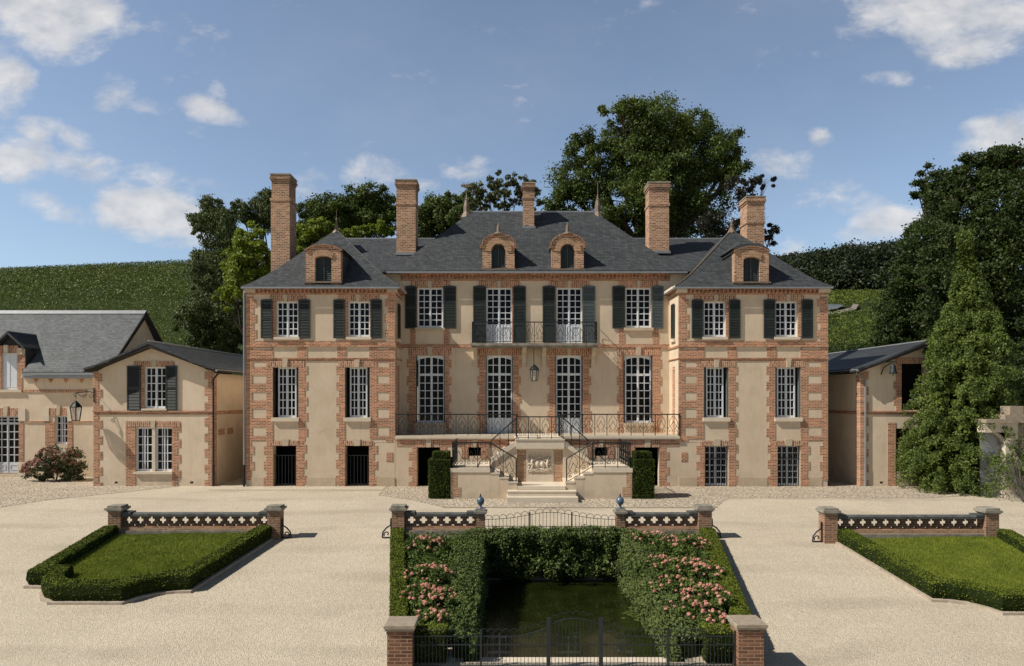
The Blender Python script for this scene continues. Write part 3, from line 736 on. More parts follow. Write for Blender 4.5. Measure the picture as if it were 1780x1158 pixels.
# ---- middle wall
P = lambda *a: PR(*a, YC)
CM = 928.6
mp = lambda a, b: (2 * CM - b, 2 * CM - a)
both = lambda rs: rs + [PR(*mp(r_[0], r_[1]), r_[2], r_[3], YC) for r_ in []]
def sym(lst):
    o = []
    for (a, b, y0, y1) in lst: o.append(P(a, b, y0, y1)); a2, b2 = mp(a, b); o.append(P(a2, b2, y0, y1))
    return o
uw = sym([(725.6, 770, 500.5, 569.6)]); ud = sym([(845.3, 890, 500.5, 597)]); lw_ = sym([(723, 773.5, 618, 735)]); ld = sym([(844.5, 891.8, 618, 757)])
ops = uw + ud + lw_ + ld
ul, ur = X(686, YC) - .6, X(1181, YC) + .6; zt = Z(473, YC)
W = MB(); W.cells(fC, [(ul, ur, 2.0, zt)], ops, -.35, 0); W.box(ul, ur, 36.4, 36.7, -.1, zt); W.box(ul, ul + .3, YC + .352, 36.39, 5, zt); W.box(ur - .3, ur, YC + .352, 36.39, 5, zt)
W.box(ul + .31, ur - .31, YC + .36, 36.3, 5.2, 5.3)
W.build('wall', 'stucco', CA)
xl, xr = X(697, YC), X(1164.4, YC)
br = [(xl, xr, Z(488, YC), Z(474, YC)), (xl, xr, Z(604.5, YC), Z(598.6, YC))]
def symt(lst):
    o = []
    for (a, b, sd, y0, y1, ph) in lst:
        o += teeth(a, b, sd, y0, y1, YC, 30, 3.6, ph); a2, b2 = mp(a, b); o += teeth(a2, b2, -sd if sd in (1, -1) else sd, y0, y1, YC, 30, 3.6, ph)
    return o
br += symt([(711, 723, -1, 617, 757, 8), (773.5, 781, 1, 617, 757, 8), (833.5, 844.5, -1, 617, 757, 8), (891.8, 902, 1, 617, 757, 8)])
br += sym([(713, 722.5, 571, 598.6), (771.5, 781.5, 571, 598.6), (718, 725.6, 488, 572), (770, 778, 488, 572), (838, 845.3, 488, 598), (890, 898, 488, 598)])
pan = sym([(721.5, 775, 735, 757)])
vo = sym([(713, 783, 488.8, 500), (832, 904, 488.8, 500), (709.5, 785, 604.8, 617.6), (830, 905, 604.8, 617.6)])
split_cells(fC, grow(br, .024), ops + pan, -.01, .006, 'joint_lines', 'mortar', CA)
split_cells(fC, br, ops + vo + pan, -.01, .018, 'brick_trim', 'brick', CA)
split_cells(fC, vo, ops, -.01, .026, 'brick_lintel', 'brickv', CA)
S = MB()
for (a, b, y0, y1, dd) in ((743.5, 751, 488.5, 500.5, .05), (864, 871, 488.5, 500.5, .05), (743, 752, 603.5, 618, .07), (864, 872, 603.5, 618, .07)):
    for (p0, p1) in ((a, b), mp(a, b)): keystone(CA, fC, p0, p1, y0, y1, YC, dd)
for a, b in ((722, 773), mp(722, 773)):
    u0, u1, v0, v1 = P(a, b, 570, 575); MB().box(u0, u1, YC - .10, YC + .3, v0, v1).build('window_sill', 'stone', CA)
    u0, u1, v0, v1 = P(a - 1, b + 1, 735.2, 740); MB().box(u0, u1, YC - .10, YC + .3, v0, v1).build('window_sill', 'stone', CA)
m_ = MB()
for (y0, y1, dd) in ((602.4, 604.8, .05), (476, 478.5, .15), (486, 488, .05)): m_.cells(fC, [(xl, xr, Z(y1, YC), Z(y0, YC))], [], -.004, dd)
u = xl + .05
while u < xr - .1:
    for zz, dd in ((Z(481.8, YC), .09), (Z(478.6, YC), .13)): m_.cells(fC, [(u, u + .085, zz - .065, zz)], [], -.003, dd)
    m_.cells(fC, [(u, u + .05, Z(486, YC), Z(484, YC))], [], -.003, .07)
    u += .17
m_.build('brick_cornice', 'brick', CA)
MB().cells(fC, [(xl, xr, Z(475.9, YC), Z(473.2, YC))], [], -.003, .26).build('stone_cornice', 'stonel', CA)
for r in uw: casement(CA, 'window', fC, r, 6, d=-.08)
for r in ud: casement(CA, 'glazed_door', fC, r, 6, d=-.08, solid=.32)
for r in lw_: casement(CA, 'window', fC, (r[0] + .09, r[1] - .03, r[2], r[3]), 6, d=-.16, transom=.285)
for r in ld: casement(CA, 'glazed_door', fC, (r[0] + .03, r[1] - .03, r[2], r[3]), 6, d=-.16, transom=.235, solid=.2)
for r in lw_ + ld:
    u0, u1, v0, v1 = r; n = 8
    for k in range(n):      # shallow arched head over the glazing
        t0, t1 = k / n, (k + 1) / n; hh = lambda t: v1 - .13 * (2 * t - 1) ** 2
    pl = [(u0, v1)] + [(u0 + (u1 - u0) * k / n, v1 - .02 - .11 * (2 * k / n - 1) ** 2) for k in range(n + 1)] + [(u1, v1)]
    pl = [(u0 + .03, v1 - .001)] + [(u0 + .03 + (u1 - u0 - .06) * k / n, v1 - .085 - .13 * (2 * k / n - 1) ** 2) for k in range(n + 1)] + [(u1 - .03, v1 - .001)]
    MB().prism(pl[::-1], fC, -.158, -.146).build('arched_head', 'white', CA)
    MB().box(u0 - .0, u0 + .03, YC + .02, YC + .15, v0, v1 - .02).build('folded_shutter', 'shutter', CA)
    MB().box(u1 - .035, u1, YC + .02, YC + .15, v0, v1 - .02).build('folded_shutter', 'shutter', CA)
for (a, b, s0) in ((704.5, 724.5, 0), (771, 793, 0), (822.6, 845.2, 1), (892, 914, 1)):
    for q, (p0, p1) in enumerate(((a, b), mp(a, b))):
        y1 = 596 if s0 else 571.5
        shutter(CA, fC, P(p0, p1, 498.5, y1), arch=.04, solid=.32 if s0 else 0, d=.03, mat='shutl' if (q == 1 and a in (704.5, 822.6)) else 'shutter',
                label='paler grey-green shutter' if (q == 1 and a == 822.6) else None)
# ---- balcony
BAL0, BAL1 = X(818, 28.9), X(1040, 28.9); zb1, zb0 = Z(596.5, 28.9), Z(600.8, 28.9)
m_ = MB().box(BAL0, BAL1, 28.86, YC - .002, zb0, zb1); m_.box(BAL0 + .06, BAL1 - .06, 28.92, YC - .003, zb0 - .07, zb0 - .001)
slab = m_.build('balcony_slab', 'stoneg', CA)
for px in (826, 911.5, 946, 1033):
    u = X(px, 29.2); pl = [(0, 0), (0, -.8), (-.07, -.8), (-.12, -.62), (-.16, -.5), (-.2, -.34), (-.38, -.24), (-.62, -.12), (-.64, 0)]
    MB().prism([(YC - .003 + a, zb0 - .072 + b) for a, b in pl], lambda uu, v, dd: (u + dd, uu, v), -.085, .085).build('corbel', 'stone', CA)
# ---- railing maker
def scrolls(fw, u0, u1, v0, v1, m_, r=.0115):
    """lyre panel between two uprights"""
    w2 = (u1 - u0); c = (u0 + u1) / 2; h = v1 - v0
    for sg in (-1, 1):
        pts = []
        for k in range(15):
            t = k / 14; x = c + sg * w2 * (.40 * math.sin(math.pi * (t * .9 + .08)) * (1 - .35 * t) + .03); pts.append(fw(x, v0 + h * (.30 + .66 * t)))
        m_.tube(pts, r, 4, False)
        cx, cy = c + sg * w2 * .24, v0 + h * .18; rr = w2 * .19
        pts = [fw(cx + sg * rr * (1 - .055 * k) * math.cos(k * .55 + 1.4), cy + rr * (1 - .055 * k) * math.sin(k * .55 + 1.4)) for k in range(15)]
        m_.tube(pts, r, 4, False)
        pts = [fw(c + sg * w2 * .5 * t, v0 + h * (.40 + .28 * (1 - t) ** 2 - .10 * t)) for t in np.linspace(0, 1, 6)]
        m_.tube(pts, r, 4, False)
def railing(m_, p0, p1, h, n, r=.0145, foot=.06, sc=True, lean=False):
    """railing from p0 to p1 (3-D points on the floor)"""
    p0 = Vector(p0); p1 = Vector(p1)
    fw = lambda u, v: tuple(p0 + (p1 - p0) * u + Vector((0, 0, v)))
    L = (Vector((p1.x, p1.y, 0)) - Vector((p0.x, p0.y, 0))).length
    m_.tube([fw(0, h), fw(1, h)], r * 1.7, 5); m_.tube([fw(0, foot), fw(1, foot)], r, 4)
    for k in range(n + 1): m_.tube([fw(k / n, 0), fw(k / n, h)], r * (1.25), 4)
    if sc:
        f3 = lambda u, v: fw(u / L, v)
        for k in range(n): scrolls(f3, L * k / n + .02, L * (k + 1) / n - .02, foot, h - .02, m_)
rb = MB(); y_ = 28.90; a, b = BAL0 + .07, BAL1 - .07; hB = Z(560, 28.9) - zb1
railing(rb, (a, y_, zb1), (b, y_, zb1), hB, 12); railing(rb, (a, y_, zb1), (a, YC - .05, zb1), hB, 2); railing(rb, (b, y_, zb1), (b, YC - .05, zb1), hB, 2)
rb.build('balcony_railing', 'iron', CA)
# ---- terrace base wall
PT = lambda *a: PR(*a, YF)
x0, x1 = X(686.6, YF) + .004, X(1181, YF) - .004; zT = Z(762.4, YF)
bo = [PT(724.8, 765, 777.6, 850), PT(1104, 1146, 777.6, 850), PT(814, 836, 777.6, 793), PT(1034, 1056, 777.6, 793)]
W = MB().cells(fF, [(x0, x1, -.1, zT)], bo, -.35, -.004); W.build('terrace_wall', 'stucco', CA)
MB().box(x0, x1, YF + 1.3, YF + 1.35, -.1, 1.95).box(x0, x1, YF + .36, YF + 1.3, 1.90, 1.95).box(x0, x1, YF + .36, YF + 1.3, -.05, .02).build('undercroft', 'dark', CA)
br = [PT(686.6, 1181, 762.4, 766), PT(690, 722, 766, 776), PT(767, 808, 766, 776), PT(842, 1028, 766, 776), PT(1062, 1100, 766, 776), PT(1148, 1181, 766, 776)]
br += teeth(716, 724.8, -1, 776, 846, YF, 26, 5.5, 10) + teeth(765, 776, 1, 776, 846, YF, 26, 5.5, 10) + teeth(1092, 1104, -1, 776, 846, YF, 26, 5.5, 10) + teeth(1146, 1157, 1, 776, 846, YF, 26, 5.5, 10)
br += [PT(803, 814, 776, 797), PT(836, 848, 776, 797), PT(1022, 1034, 776, 797), PT(1056, 1068, 776, 797)]
vo = [PT(722, 767, 766, 777.4), PT(1100, 1148, 766, 777.4), PT(808, 842, 766, 777.4), PT(1028, 1062, 766, 777.4)]
split_cells(fF, grow(br, .02), bo, -.02, .003, 'joint_lines', 'mortar', CA)
split_cells(fF, br, bo + vo, -.02, .012, 'brick_trim', 'brick', CA)
split_cells(fF, vo, bo, -.02, .02, 'brick_lintel', 'brickv', CA)
S = MB()
for a, b, y0, y1 in ((740, 750, 764, 777.6), (1120, 1131, 764, 777.6), (821, 829, 765, 777.6), (1041, 1049, 765, 777.6)): keystone(CA, fF, a, b, y0, y1, YF, .045)
m_ = MB(); zs1, zs0 = Z(757.4, 27.93), Z(762.4, 27.93)
m_.box(X(687, 27.9), X(1182, 27.9), 27.90, YC - .003, zs0, zs1 - .03); m_.box(X(687, 27.9) + .03, X(1182, 27.9) - .03, 27.925, YC - .004, zs1 - .03 + .001, zs1)
m_.box(x0 + .02, x1 - .02, YF - .05, YF - .005, zs0 - .045, zs0 - .001)
m_.build('terrace_slab', 'stonel', CA)
ZTER = zs1
hT = Z(720.4, 27.97) - ZTER
SX0, SX1 = .38, 2.14                       # stair head
rb = MB(); railing(rb, (X(688.5, 27.97), 27.97, ZTER), (SX0, 27.97, ZTER), hT, 10); railing(rb, (SX1, 27.97, ZTER), (X(1181, 27.97), 27.97, ZTER), hT, 10)
rb.build('terrace_railing', 'iron', CA)

# ---- roofs
def hip(cx0, cx1, cy0, cy1, z0, rx0, rx1, ry, z1, prof, m_, z_under=.1):
    """hipped roof from eave rectangle to ridge line (rx0..rx1 at ry)"""
    rings = []
    for t, hgt in prof:
        rings.append([(cx0 + (rx0 - cx0) * t, cy0 + (ry - cy0) * t, z0 + (z1 - z0) * hgt), (cx1 + (rx1 - cx1) * t, cy0 + (ry - cy0) * t, z0 + (z1 - z0) * hgt),
                      (cx1 + (rx1 - cx1) * t, cy1 + (ry - cy1) * t, z0 + (z1 - z0) * hgt), (cx0 + (rx0 - cx0) * t, cy1 + (ry - cy1) * t, z0 + (z1 - z0) * hgt)])
    lo = [(p[0], p[1], z0 - z_under) for p in rings[0]]; rings = [lo] + rings
    for a, b in zip(rings[:-1], rings[1:]):
        for k in range(4): m_.quad(a[k], a[(k + 1) % 4], b[(k + 1) % 4], b[k])
    m_.quad(*lo[::-1])
prof = [(0, 0), (.06, .035), (.14, .10), (.24, .19), (.36, .31), (1, 1)]
pavroof = []
for mi in (0, 1):
    wl, wr = X(428, YF), X(686.4, YF)
    a, b = X(420.8, 27.75), X(693.7, 27.75)
    if mi: a, b = 2 * AX - b, 2 * AX - a
    ze = Z(496.4, 27.75); ap = X(584, 31) if not mi else X(1273, 31); m_ = MB()
    hip(a, b, 27.75, 34.6, ze, ap - .05, ap + .05, 31.1, Z(399, 31), prof, m_, .05); pavroof.append((a, b, ze, ap))
    rf = m_.build('pavilion_roof', 'slate', CA)
    # zinc gutter and ridge rolls
    m_ = MB().box(a - .03, b + .03, 27.69, 27.745, ze - .13, ze - .052); m_.box(a - .03, a + .02, 27.75, 34.6, ze - .13, ze - .052); m_.box(b - .02, b + .03, 27.75, YC - .4, ze - .13, ze - .052)
    m_.build('gutter', 'zinc', CA)
    m_ = MB()
    for cx, cy in (((a, 27.75), (b, 27.75))):
        pts = [(cx + (ap - cx) * t, cy + (31.1 - cy) * t, ze + (Z(399, 31) - ze) * h_ + .012) for t, h_ in prof]
        if (cx == b and not mi) or (cx == a and mi): m_.tube(pts, .028, 5)
    m_.build('hip_roll', 'slated' if not mi else 'lead', rf)
    zz = Z(399, 31)
    m_ = MB().lathe(ap, 31.1, [(.22, zz - .16), (.12, zz + .02), (.10, zz + .06), (.07, zz + .12), (.085, zz + .2), (.05, zz + .26), (.035, zz + .45), (.05, zz + .5), (.012, zz + .56), (.006, zz + .95)], 8)
    m_.build('finial', 'lead', rf)
# main hipped roof and the lower wings
zE = Z(470, 29.3); zR = Z(369, 33); rl, rr_ = X(818, 33), X(1034, 33)
m_ = MB(); prof2 = [(0, 0), (.05, .035), (.12, .095), (.22, .19), (1, 1)]
hip(X(673, 29.3), X(1194, 29.3), 29.3, 36.8, zE, rl, rr_, 33.0, zR, prof2, m_, .05)
mr = m_.build('main_roof', 'slate', CA)
m_ = MB().tube([(rl, 33, zR), (rr_, 33, zR)], .06, 6); m_.build('ridge_cap', 'zinc', mr)
m_ = MB().box(X(673, 29.3) - .02, X(1194, 29.3) + .02, 29.24, 29.295, zE - .13, zE - .052); m_.build('gutter', 'zinc', CA)
zW = Z(416, 33)
for a, b, gx in ((-8.0, -2.4, -8.0), (4.9, 10.6, 10.6)):
    m_ = MB(); e0, e1 = 29.33, 36.7
    m_.prism([(e0, zE - .02), (33.0, zW), (e1, zE - .02), (e1, zE - .3), (e0, zE - .08)], lambda u, v, dd: (dd, u, v), a, b)
    wg = m_.build('wing_roof', 'slate', CA); MB().tube([(a, 33, zW + .01), (b, 33, zW + .01)], .055, 6).build('ridge_cap', 'zinc', wg)
for px, vane in ((811, True), (1039, False)):
    cx = X(px, 33); zz = zR - .05
    m_ = MB().lathe(cx, 33, [(.3, zz - .25), (.17, zz + .02), (.155, zz + .05), (.145, zz + .35), (.09, zz + .62), (.11, zz + .66), (.05, zz + .72), (.018, zz + .95), (.012, zz + 1.5)], 8)
    if vane: m_.box(cx - .28, cx + .2, 32.99, 33.01, zz + 1.28, zz + 1.40); m_.box(cx - .12, cx - .1, 32.99, 33.01, zz + 1.2, zz + 1.5)
    m_.build('finial', 'lead', mr)
def chimney(px0, px1, ytop, Y, dep, zbase, taper=.0, flash=True, pxc=1.5, band=.0):
    x0, x1 = X(px0, Y), X(px1, Y); z1 = Z(ytop, Y); m_ = MB(); zb = z1 - (z1 - zbase) * .30 if band == 0 else z1 - band
    m_.box(x0 - taper, x1 + taper, Y, Y + dep, zbase, zb - .12)
    for k, (e, za, zc) in enumerate(((.0, zb + .001, z1 - .34), (.03, z1 - .339, z1 - .25), (.07, z1 - .249, z1 - .15), (.04, z1 - .149, z1 - .06))): m_.box(x0 - e, x1 + e, Y - e, Y + dep + e, za, zc)
    m_.box(x0 - .035 - taper, x1 + .035 + taper, Y - .035, Y + dep + .035, zb - .119, zb)
    c = m_.build('chimney', 'brickc', CA)
    MB().box(x0 - .06, x1 + .06, Y - .06, Y + dep + .06, z1 - .059, z1).build('chimney_cap', 'stoneg', c)
    if flash: MB().box(x0 - .06, x1 + .06, Y - .05, Y - .001, zbase - .02, zbase + .10).build('flashing', 'zinc', c)
    return c
pl_z = lambda Y: zE + (zW - zE) * (Y - 29.33) / (33 - 29.33)
chimney(689, 722.5, 312, 31.0, .85, Z(443, 31.0) - .0, flash=True)
chimney(1128.5, 1163, 316, 31.0, .85, Z(440, 31.0), flash=True)
chimney(909.5, 928.5, 317, 31.95, .62, Z(397, 31.95) , flash=True)
chimney(472, 502.5, 302, 30.4, .95, 7.9, taper=.03, flash=False, band=1.1)
chimney(1298.5, 1328.7, 341, 31.5, .9, 9.2, flash=False)
# ---- dormers
def dormer(pxc, Yd, wid, ybase, ysh, ytop, ow, oytop, rnd, depth, back_z):
    cx = X(pxc, Yd); f = lambda u, v, dd: (u, Yd - dd, v)
    zb, zs, zt, zo = Z(ybase, Yd), Z(ysh, Yd), Z(ytop, Yd), Z(oytop, Yd)
    h = wid / 2; o = ow / 2; n = 12
    dt = MB()
    # front face: piers, arch
    rise = o if rnd else .12; zsp = zo - rise
    dt.cells(f, [(cx - h, cx - o, zb - .15, zsp), (cx + o, cx + h, zb - .15, zsp)], [], -.3, 0)
    outer = [(cx + h * math.cos(a_), zs + (zt - zs) * math.sin(a_)) for a_ in np.linspace(math.pi, 0, n + 1)] if rnd else [(cx - h + 2 * h * k / n, zs + (zt - zs) * (1 - (2 * k / n - 1) ** 2)) for k in range(n + 1)]
    inner = [(cx + o * math.cos(a_), zsp + rise * math.sin(a_)) for a_ in np.linspace(math.pi, 0, n + 1)]
    hv = MB()
    fi = lambda u: zsp if abs(u - cx) >= o - 1e-6 else zsp + rise * math.sqrt(max(0, 1 - ((u - cx) / o) ** 2))
    fo = lambda u: zs + (zt - zs) * (math.sqrt(max(0, 1 - ((u - cx) / h) ** 2)) if rnd else 1 - abs((u - cx) / h) ** 2)
    us_ = sorted([cx - h * math.cos(math.pi * k / 20) for k in range(21)] + [cx - o, cx + o])
    for ua, ub in zip(us_[:-1], us_[1:]):
        if ub - ua > 1e-5: dt.prism([(ua, fi(ua)), (ub, fi(ub)), (ub, max(fo(ub), fi(ub) + .002)), (ua, max(fo(ua), fi(ua) + .002))], f, -.3, 0)
    body = dt.build('dormer', 'brickc', CA)
    # radiating bricks of the arch
    nv = 17 if rnd else 15
    for k in range(nv):
        a_ = math.pi * (k + .5) / nv
        if rnd:
            c1 = (cx + (o + .015) * math.cos(a_), zsp + (o + .015) * math.sin(a_)); c2 = (cx + (o + .27) * math.cos(a_), zsp + (o + .27) * math.sin(a_)); tn = (-math.sin(a_), math.cos(a_)); hw0, hw1 = .028, .045
        else:
            t = (k + .5) / nv; xx = cx - o * 1.05 + 2.1 * o * t; zz0 = zsp + rise * math.sin(math.pi * min(max((xx - cx + o) / (2 * o), 0), 1)) ** .7 + .01; lx = (t - .5) * .16
            c1 = (xx, zz0); c2 = (xx + lx, zz0 + .24); tn = (1, 0); hw0 = hw1 = .024
        hv.prism([(c1[0] - tn[0] * hw0, c1[1] - tn[1] * hw0), (c1[0] + tn[0] * hw0, c1[1] + tn[1] * hw0), (c2[0] + tn[0] * hw1, c2[1] + tn[1] * hw1), (c2[0] - tn[0] * hw1, c2[1] - tn[1] * hw1)], f, -.02, .045)
    hv.build('arch_bricks', 'bricks', body)
    # cornice following the head, then the slate or lead roof behind it
    cm = MB()
    for k in range(n):
        p0, p1 = outer[k], outer[k + 1]; e = lambda p, q: (cx + (p[0] - cx) * (1 + q), zs + (p[1] - zs) * (1 + q) + (0 if rnd else q * .3))
        cm.prism([p0, p1, e(p1, .11), e(p0, .11)], f, -.1, .07)
    if rnd:
        for sg in (-1, 1): cm.cells(f, [(cx + sg * h - .10, cx + sg * h + .10, zs - .08, zs + .02)], [], -.2, .06)
    cm.build('dormer_cornice', 'brickcv', body)
    rf = MB(); q = [(p[0], p[1] + .06) for p in outer]; q = [(cx - h - .06, zs - .02)] + q + [(cx + h + .06, zs - .02)]
    rf.prism([(a_, b_) for a_, b_ in q], lambda u, v, dd: (u, Yd + dd, v), .102, depth); 
    rf.build('dormer_roof', 'slated', body)
    for sg in (-1, 1): MB().box(cx + sg * h - .05 * (sg > 0) - .0 * (sg < 0), cx + sg * h + .05 * (sg < 0), Yd + .301, Yd + depth, zb - .3, zs - .021).build('dormer_cheek', 'slated', body)
    # louvred shutter
    lm = MB(); v = zb
    while v < zo - .05:
        hw = o if v < zsp else o * math.sqrt(max(0, 1 - ((v - zsp) / max(rise, .01)) ** 2)) * .96
        lm.add([(cx - hw, Yd + .13, v), (cx + hw, Yd + .13, v), (cx + hw, Yd + .17, v + .085), (cx - hw, Yd + .17, v + .085)], [(0, 1, 2, 3)])
        v += .085
    lm.box(cx - o, cx - o + .05, Yd + .10, Yd + .14, zb, zsp + .02); lm.box(cx + o - .05, cx + o, Yd + .10, Yd + .14, zb, zsp + .02); lm.box(cx - .02, cx + .02, Yd + .105, Yd + .14, zb, zo - .03)
    lm.box(cx - o, cx + o, Yd + .10, Yd + .14, zb - .02, zb + .04); lm.box(cx - o - .02, cx + o + .02, Yd + .19, Yd + .21, zb - .1, zo)
    lm.build('louvred_shutter', 'louvre', body)
    MB().box(cx - h - .06, cx + h + .06, Yd - .09, Yd + .06, zb - .07, zb - .0).build('flashing', 'lead', body)
    if rnd:
        zz = zt; MB().lathe(cx, Yd + .1, [(.26, zz + .02), (.20, zz + .09), (.09, zz + .14), (.085, zz + .2), (.07, zz + .4), (.03, zz + .45), (.012, zz + .55)], 8).build('finial', 'lead', body)
dormer(562, 27.9, 61 / 42.15, 489.5, 436, 427, .68, 445, False, 2.6, 0)
dormer(1306.5, 27.9, 60 / 42.15, 490, 438, 430, .68, 447, False, 2.6, 0)
dormer(866.5, 29.42, 1.40, 467.5, 428, 408, .62, 424, True, 2.2, 0)
dormer(986.8, 29.42, 1.40, 467.5, 428, 408, .62, 424, True, 2.2, 0)
# small slate hood joining each pavilion dormer to the roof
for pc, mi in ((562, 0), (1306.5, 1)):
    cx = X(pc, 27.9); z0 = Z(432, 27.9); m_ = MB()
    ap = (cx + (-.0), 29.6, z0 + .66)
    b = [(cx - .80, 28.02, z0 + .0), (cx + .80, 28.02, z0 + .0), (cx + .80, 30.4, z0 - .0), (cx - .80, 30.4, z0 - .0)]
    t = [(cx - .42, 28.05, z0 + .24), (cx + .42, 28.05, z0 + .24)]
    m_.quad(b[0], b[1], t[1], t[0]); m_.tri(t[0], t[1], ap); m_.quad(b[1], b[2], ap, t[1]); m_.quad(b[3], b[0], t[0], ap); m_.quad(b[3], b[2], b[1], b[0]); m_.tri(b[2], b[3], ap)
    m_.build('dormer_hood', 'slate', CA)
# ================================================================== double staircase
ST = thing('double_staircase', 'stone double staircase with iron railings and a carved coat of arms', 'staircase', (1.24, 24.6, 0))
Y0, Y1, Y2 = 24.6, 25.8, 27.1
PXA, PXB = -2.02, 4.50          # outer ends
TX = [-.61, -.28, .05, .38]     # tread edges of the left lower flight, rising to the left
ZL, ZP = .47, 1.12
mS = lambda x: 2 * 1.26 - x
body = MB(); st = MB()
f0 = lambda u, v, dd: (u, Y0 - dd, v)
for mi in (0, 1):
    q = (lambda a, b: (a, b)) if not mi else (lambda a, b: (mS(b), mS(a)))
    a, b = q(PXA, -.61); body.box(a, b, Y0, Y2, -.1, ZP - .15); st.box(a - .03 * (1 - mi), b + .03 * mi, Y0 - .03, Y2, ZP - .149, ZP)
    hs = [ZP - (ZP - ZL) * k / 4 for k in (1, 2, 3)]
    for k, h in enumerate(hs):
        a, b = q(TX[k], TX[k + 1] - .0); body.box(a + .002, b - .002, Y0 + .002, Y1, -.1, h - .06); a2, b2 = q(TX[k], TX[k + 1] + .025); st.box(a2, b2, Y0 - .015, Y1, h - .055, h)
    # upper flight from the side platform to the stair head
    n = 5; xs = np.linspace(-.61, .38, n)
    for k in range(n - 1):
        h = ZP + (ZTER - ZP) * (k + 1) / n; a, b = q(xs[k], xs[k + 1]); body.box(a + .001, b - .001, Y1 + .003, Y2 + .05, -.1, h - .06); a2, b2 = q(xs[k] - .025, xs[k + 1]); st.box(a2, b2, Y1 - .02, Y2 + .06, h - .055, h)
    # pale string under the upper flight
    pl = [(-.70, ZP + .02), (-.61, ZP + .23), (.37, ZTER - .03), (.37, ZTER - .26)]
    pl = [(p[0] if not mi else mS(p[0]), p[1]) for p in pl]
    st.prism(pl if not mi else pl[::-1], lambda u, v, dd: (u, Y1 - .021 - dd, v), 0, .035)
    # brick quoin
    for (u0, u1, v0, v1) in ((PXA, PXA + .2, .10, .97), (PXA, PXA + .34, .10, .42)):
        a, b = q(u0, u1); pass
    qa, qb = q(PXA, PXA + .2), q(PXA, PXA + .34); rr_2 = [(*qa, .10, .97), (*qb, .10, .42)]
    MB().cells(f0, rr_2, [], -.01, .012).build('brick_trim', 'bricks', ST); MB().cells(f0, grow(rr_2, .02), [], -.01, .005).build('joint_lines', 'mortar', ST)
# central low landing, steps and arms wall
body.box(.3815, mS(.3815), Y0 + .003, Y1 + .1, -.1, ZL - .13); st.box(.39, mS(.39), Y0 - .06, Y1 + .08, ZL - .12, ZL)
st.box(.04, 2.48, 24.22, Y0 - .004, .165, .335); st.box(.0, 2.52, 23.88, Y0 - .005, -.1, .16)
st.box(.02, 2.50, 24.20, Y0 - .0062, .30, .337)
wz = Z(780, 25.75)
body.box(SX0 + .003, SX1 + .0 + .0, Y1 + .101, YF - .01, -.1, wz - .005)
f1 = lambda u, v, dd: (u, Y1 + .10 - dd, v)
split_cells(f1, [(SX0 + .03, SX0 + .34, ZL, wz - .01), (SX1 - .33, SX1 - .02, ZL, wz - .01)], [], -.01, .012, 'brick_trim', 'bricks', ST)
st.cells(f1, [(SX0 + .36, SX1 - .35, ZL + .001, wz - .01)], [(SX0 + .45, SX1 - .44, ZL + .28, wz - .14)], -.01, .022)
st.box(SX0 - .04, SX1 + .04, Y1 - .10, YF - .012, wz, ZTER - .045); st.box(SX0 - .07, SX1 + .07, Y1 - .13, 27.88, ZTER - .044, ZTER - .002)
st.box(SX0 - .02, SX1 + .02, Y1 + .02, Y1 + .099, wz - .05, wz - .001)
body.build('stair_wall', 'stucco', ST); st.build('stone_steps', 'stonel', ST);
# coat of arms in relief: two oval shields under a coronet, supporters, scrollwork and a ribbon
ca = MB(); cx = (SX0 + SX1) / 2; yb = Y1 + .10; cz = (ZL + wz) / 2 + .06
E = lambda du, dz, ru, rz, dep: ca.ell((cx + du, yb - .01, cz + dz), (ru, dep, rz), 12, 8)
E(-.09, -.02, .115, .155, .06); E(.10, -.02, .115, .155, .06); E(-.09, -.02, .08, .115, .08); E(.10, -.02, .085, .12, .085)
T = lambda pts, r: ca.tube([(cx + a, yb - .035, cz + b) for a, b in pts], r, 6)
for k in range(9):
    a_ = math.pi * k / 8; E(.17 * math.cos(a_), .17 + .07 * math.sin(a_), .024, .03, .06)
T([(-.17, .15), (-.1, .125), (0, .115), (.1, .125), (.17, .15)], .022); E(0, .26, .03, .035, .05)
for s in (-1, 1):
    T([(s * .18, .10), (s * .24, .16), (s * .30, .17), (s * .34, .22), (s * .36, .29)], [.02, .045, .05, .035, .02])     # mane and head
    T([(s * .30, .17), (s * .30, .05), (s * .27, -.05), (s * .30, -.15), (s * .37, -.2)], [.045, .06, .05, .04, .02])  # body
    T([(s * .30, .10), (s * .37, .12), (s * .42, .17), (s * .41, .23)], [.03, .028, .02, .015]); T([(s * .28, -.02), (s * .36, -.03), (s * .42, 0), (s * .44, -.06)], [.035, .03, .022, .015])
    T([(s * .18, .06), (s * .22, .0), (s * .2, -.1), (s * .13, -.17)], .022); T([(s * .36, -.10), (s * .42, -.13), (s * .43, -.2), (s * .38, -.22)], .022)
    for k in range(5): E(s * (.22 + .055 * k), -.235 + .012 * (k % 2), .03, .035, .05)
    T([(s * .42, -.26), (s * .3, -.21), (s * .15, -.23), (0, -.20)], .03)
T([(-.40, -.31), (-.25, -.26), (-.1, -.30), (0, -.27), (.1, -.30), (.25, -.26), (.40, -.31)], .028)
ca.build('coat_of_arms', 'stonel', ST, smooth=True)
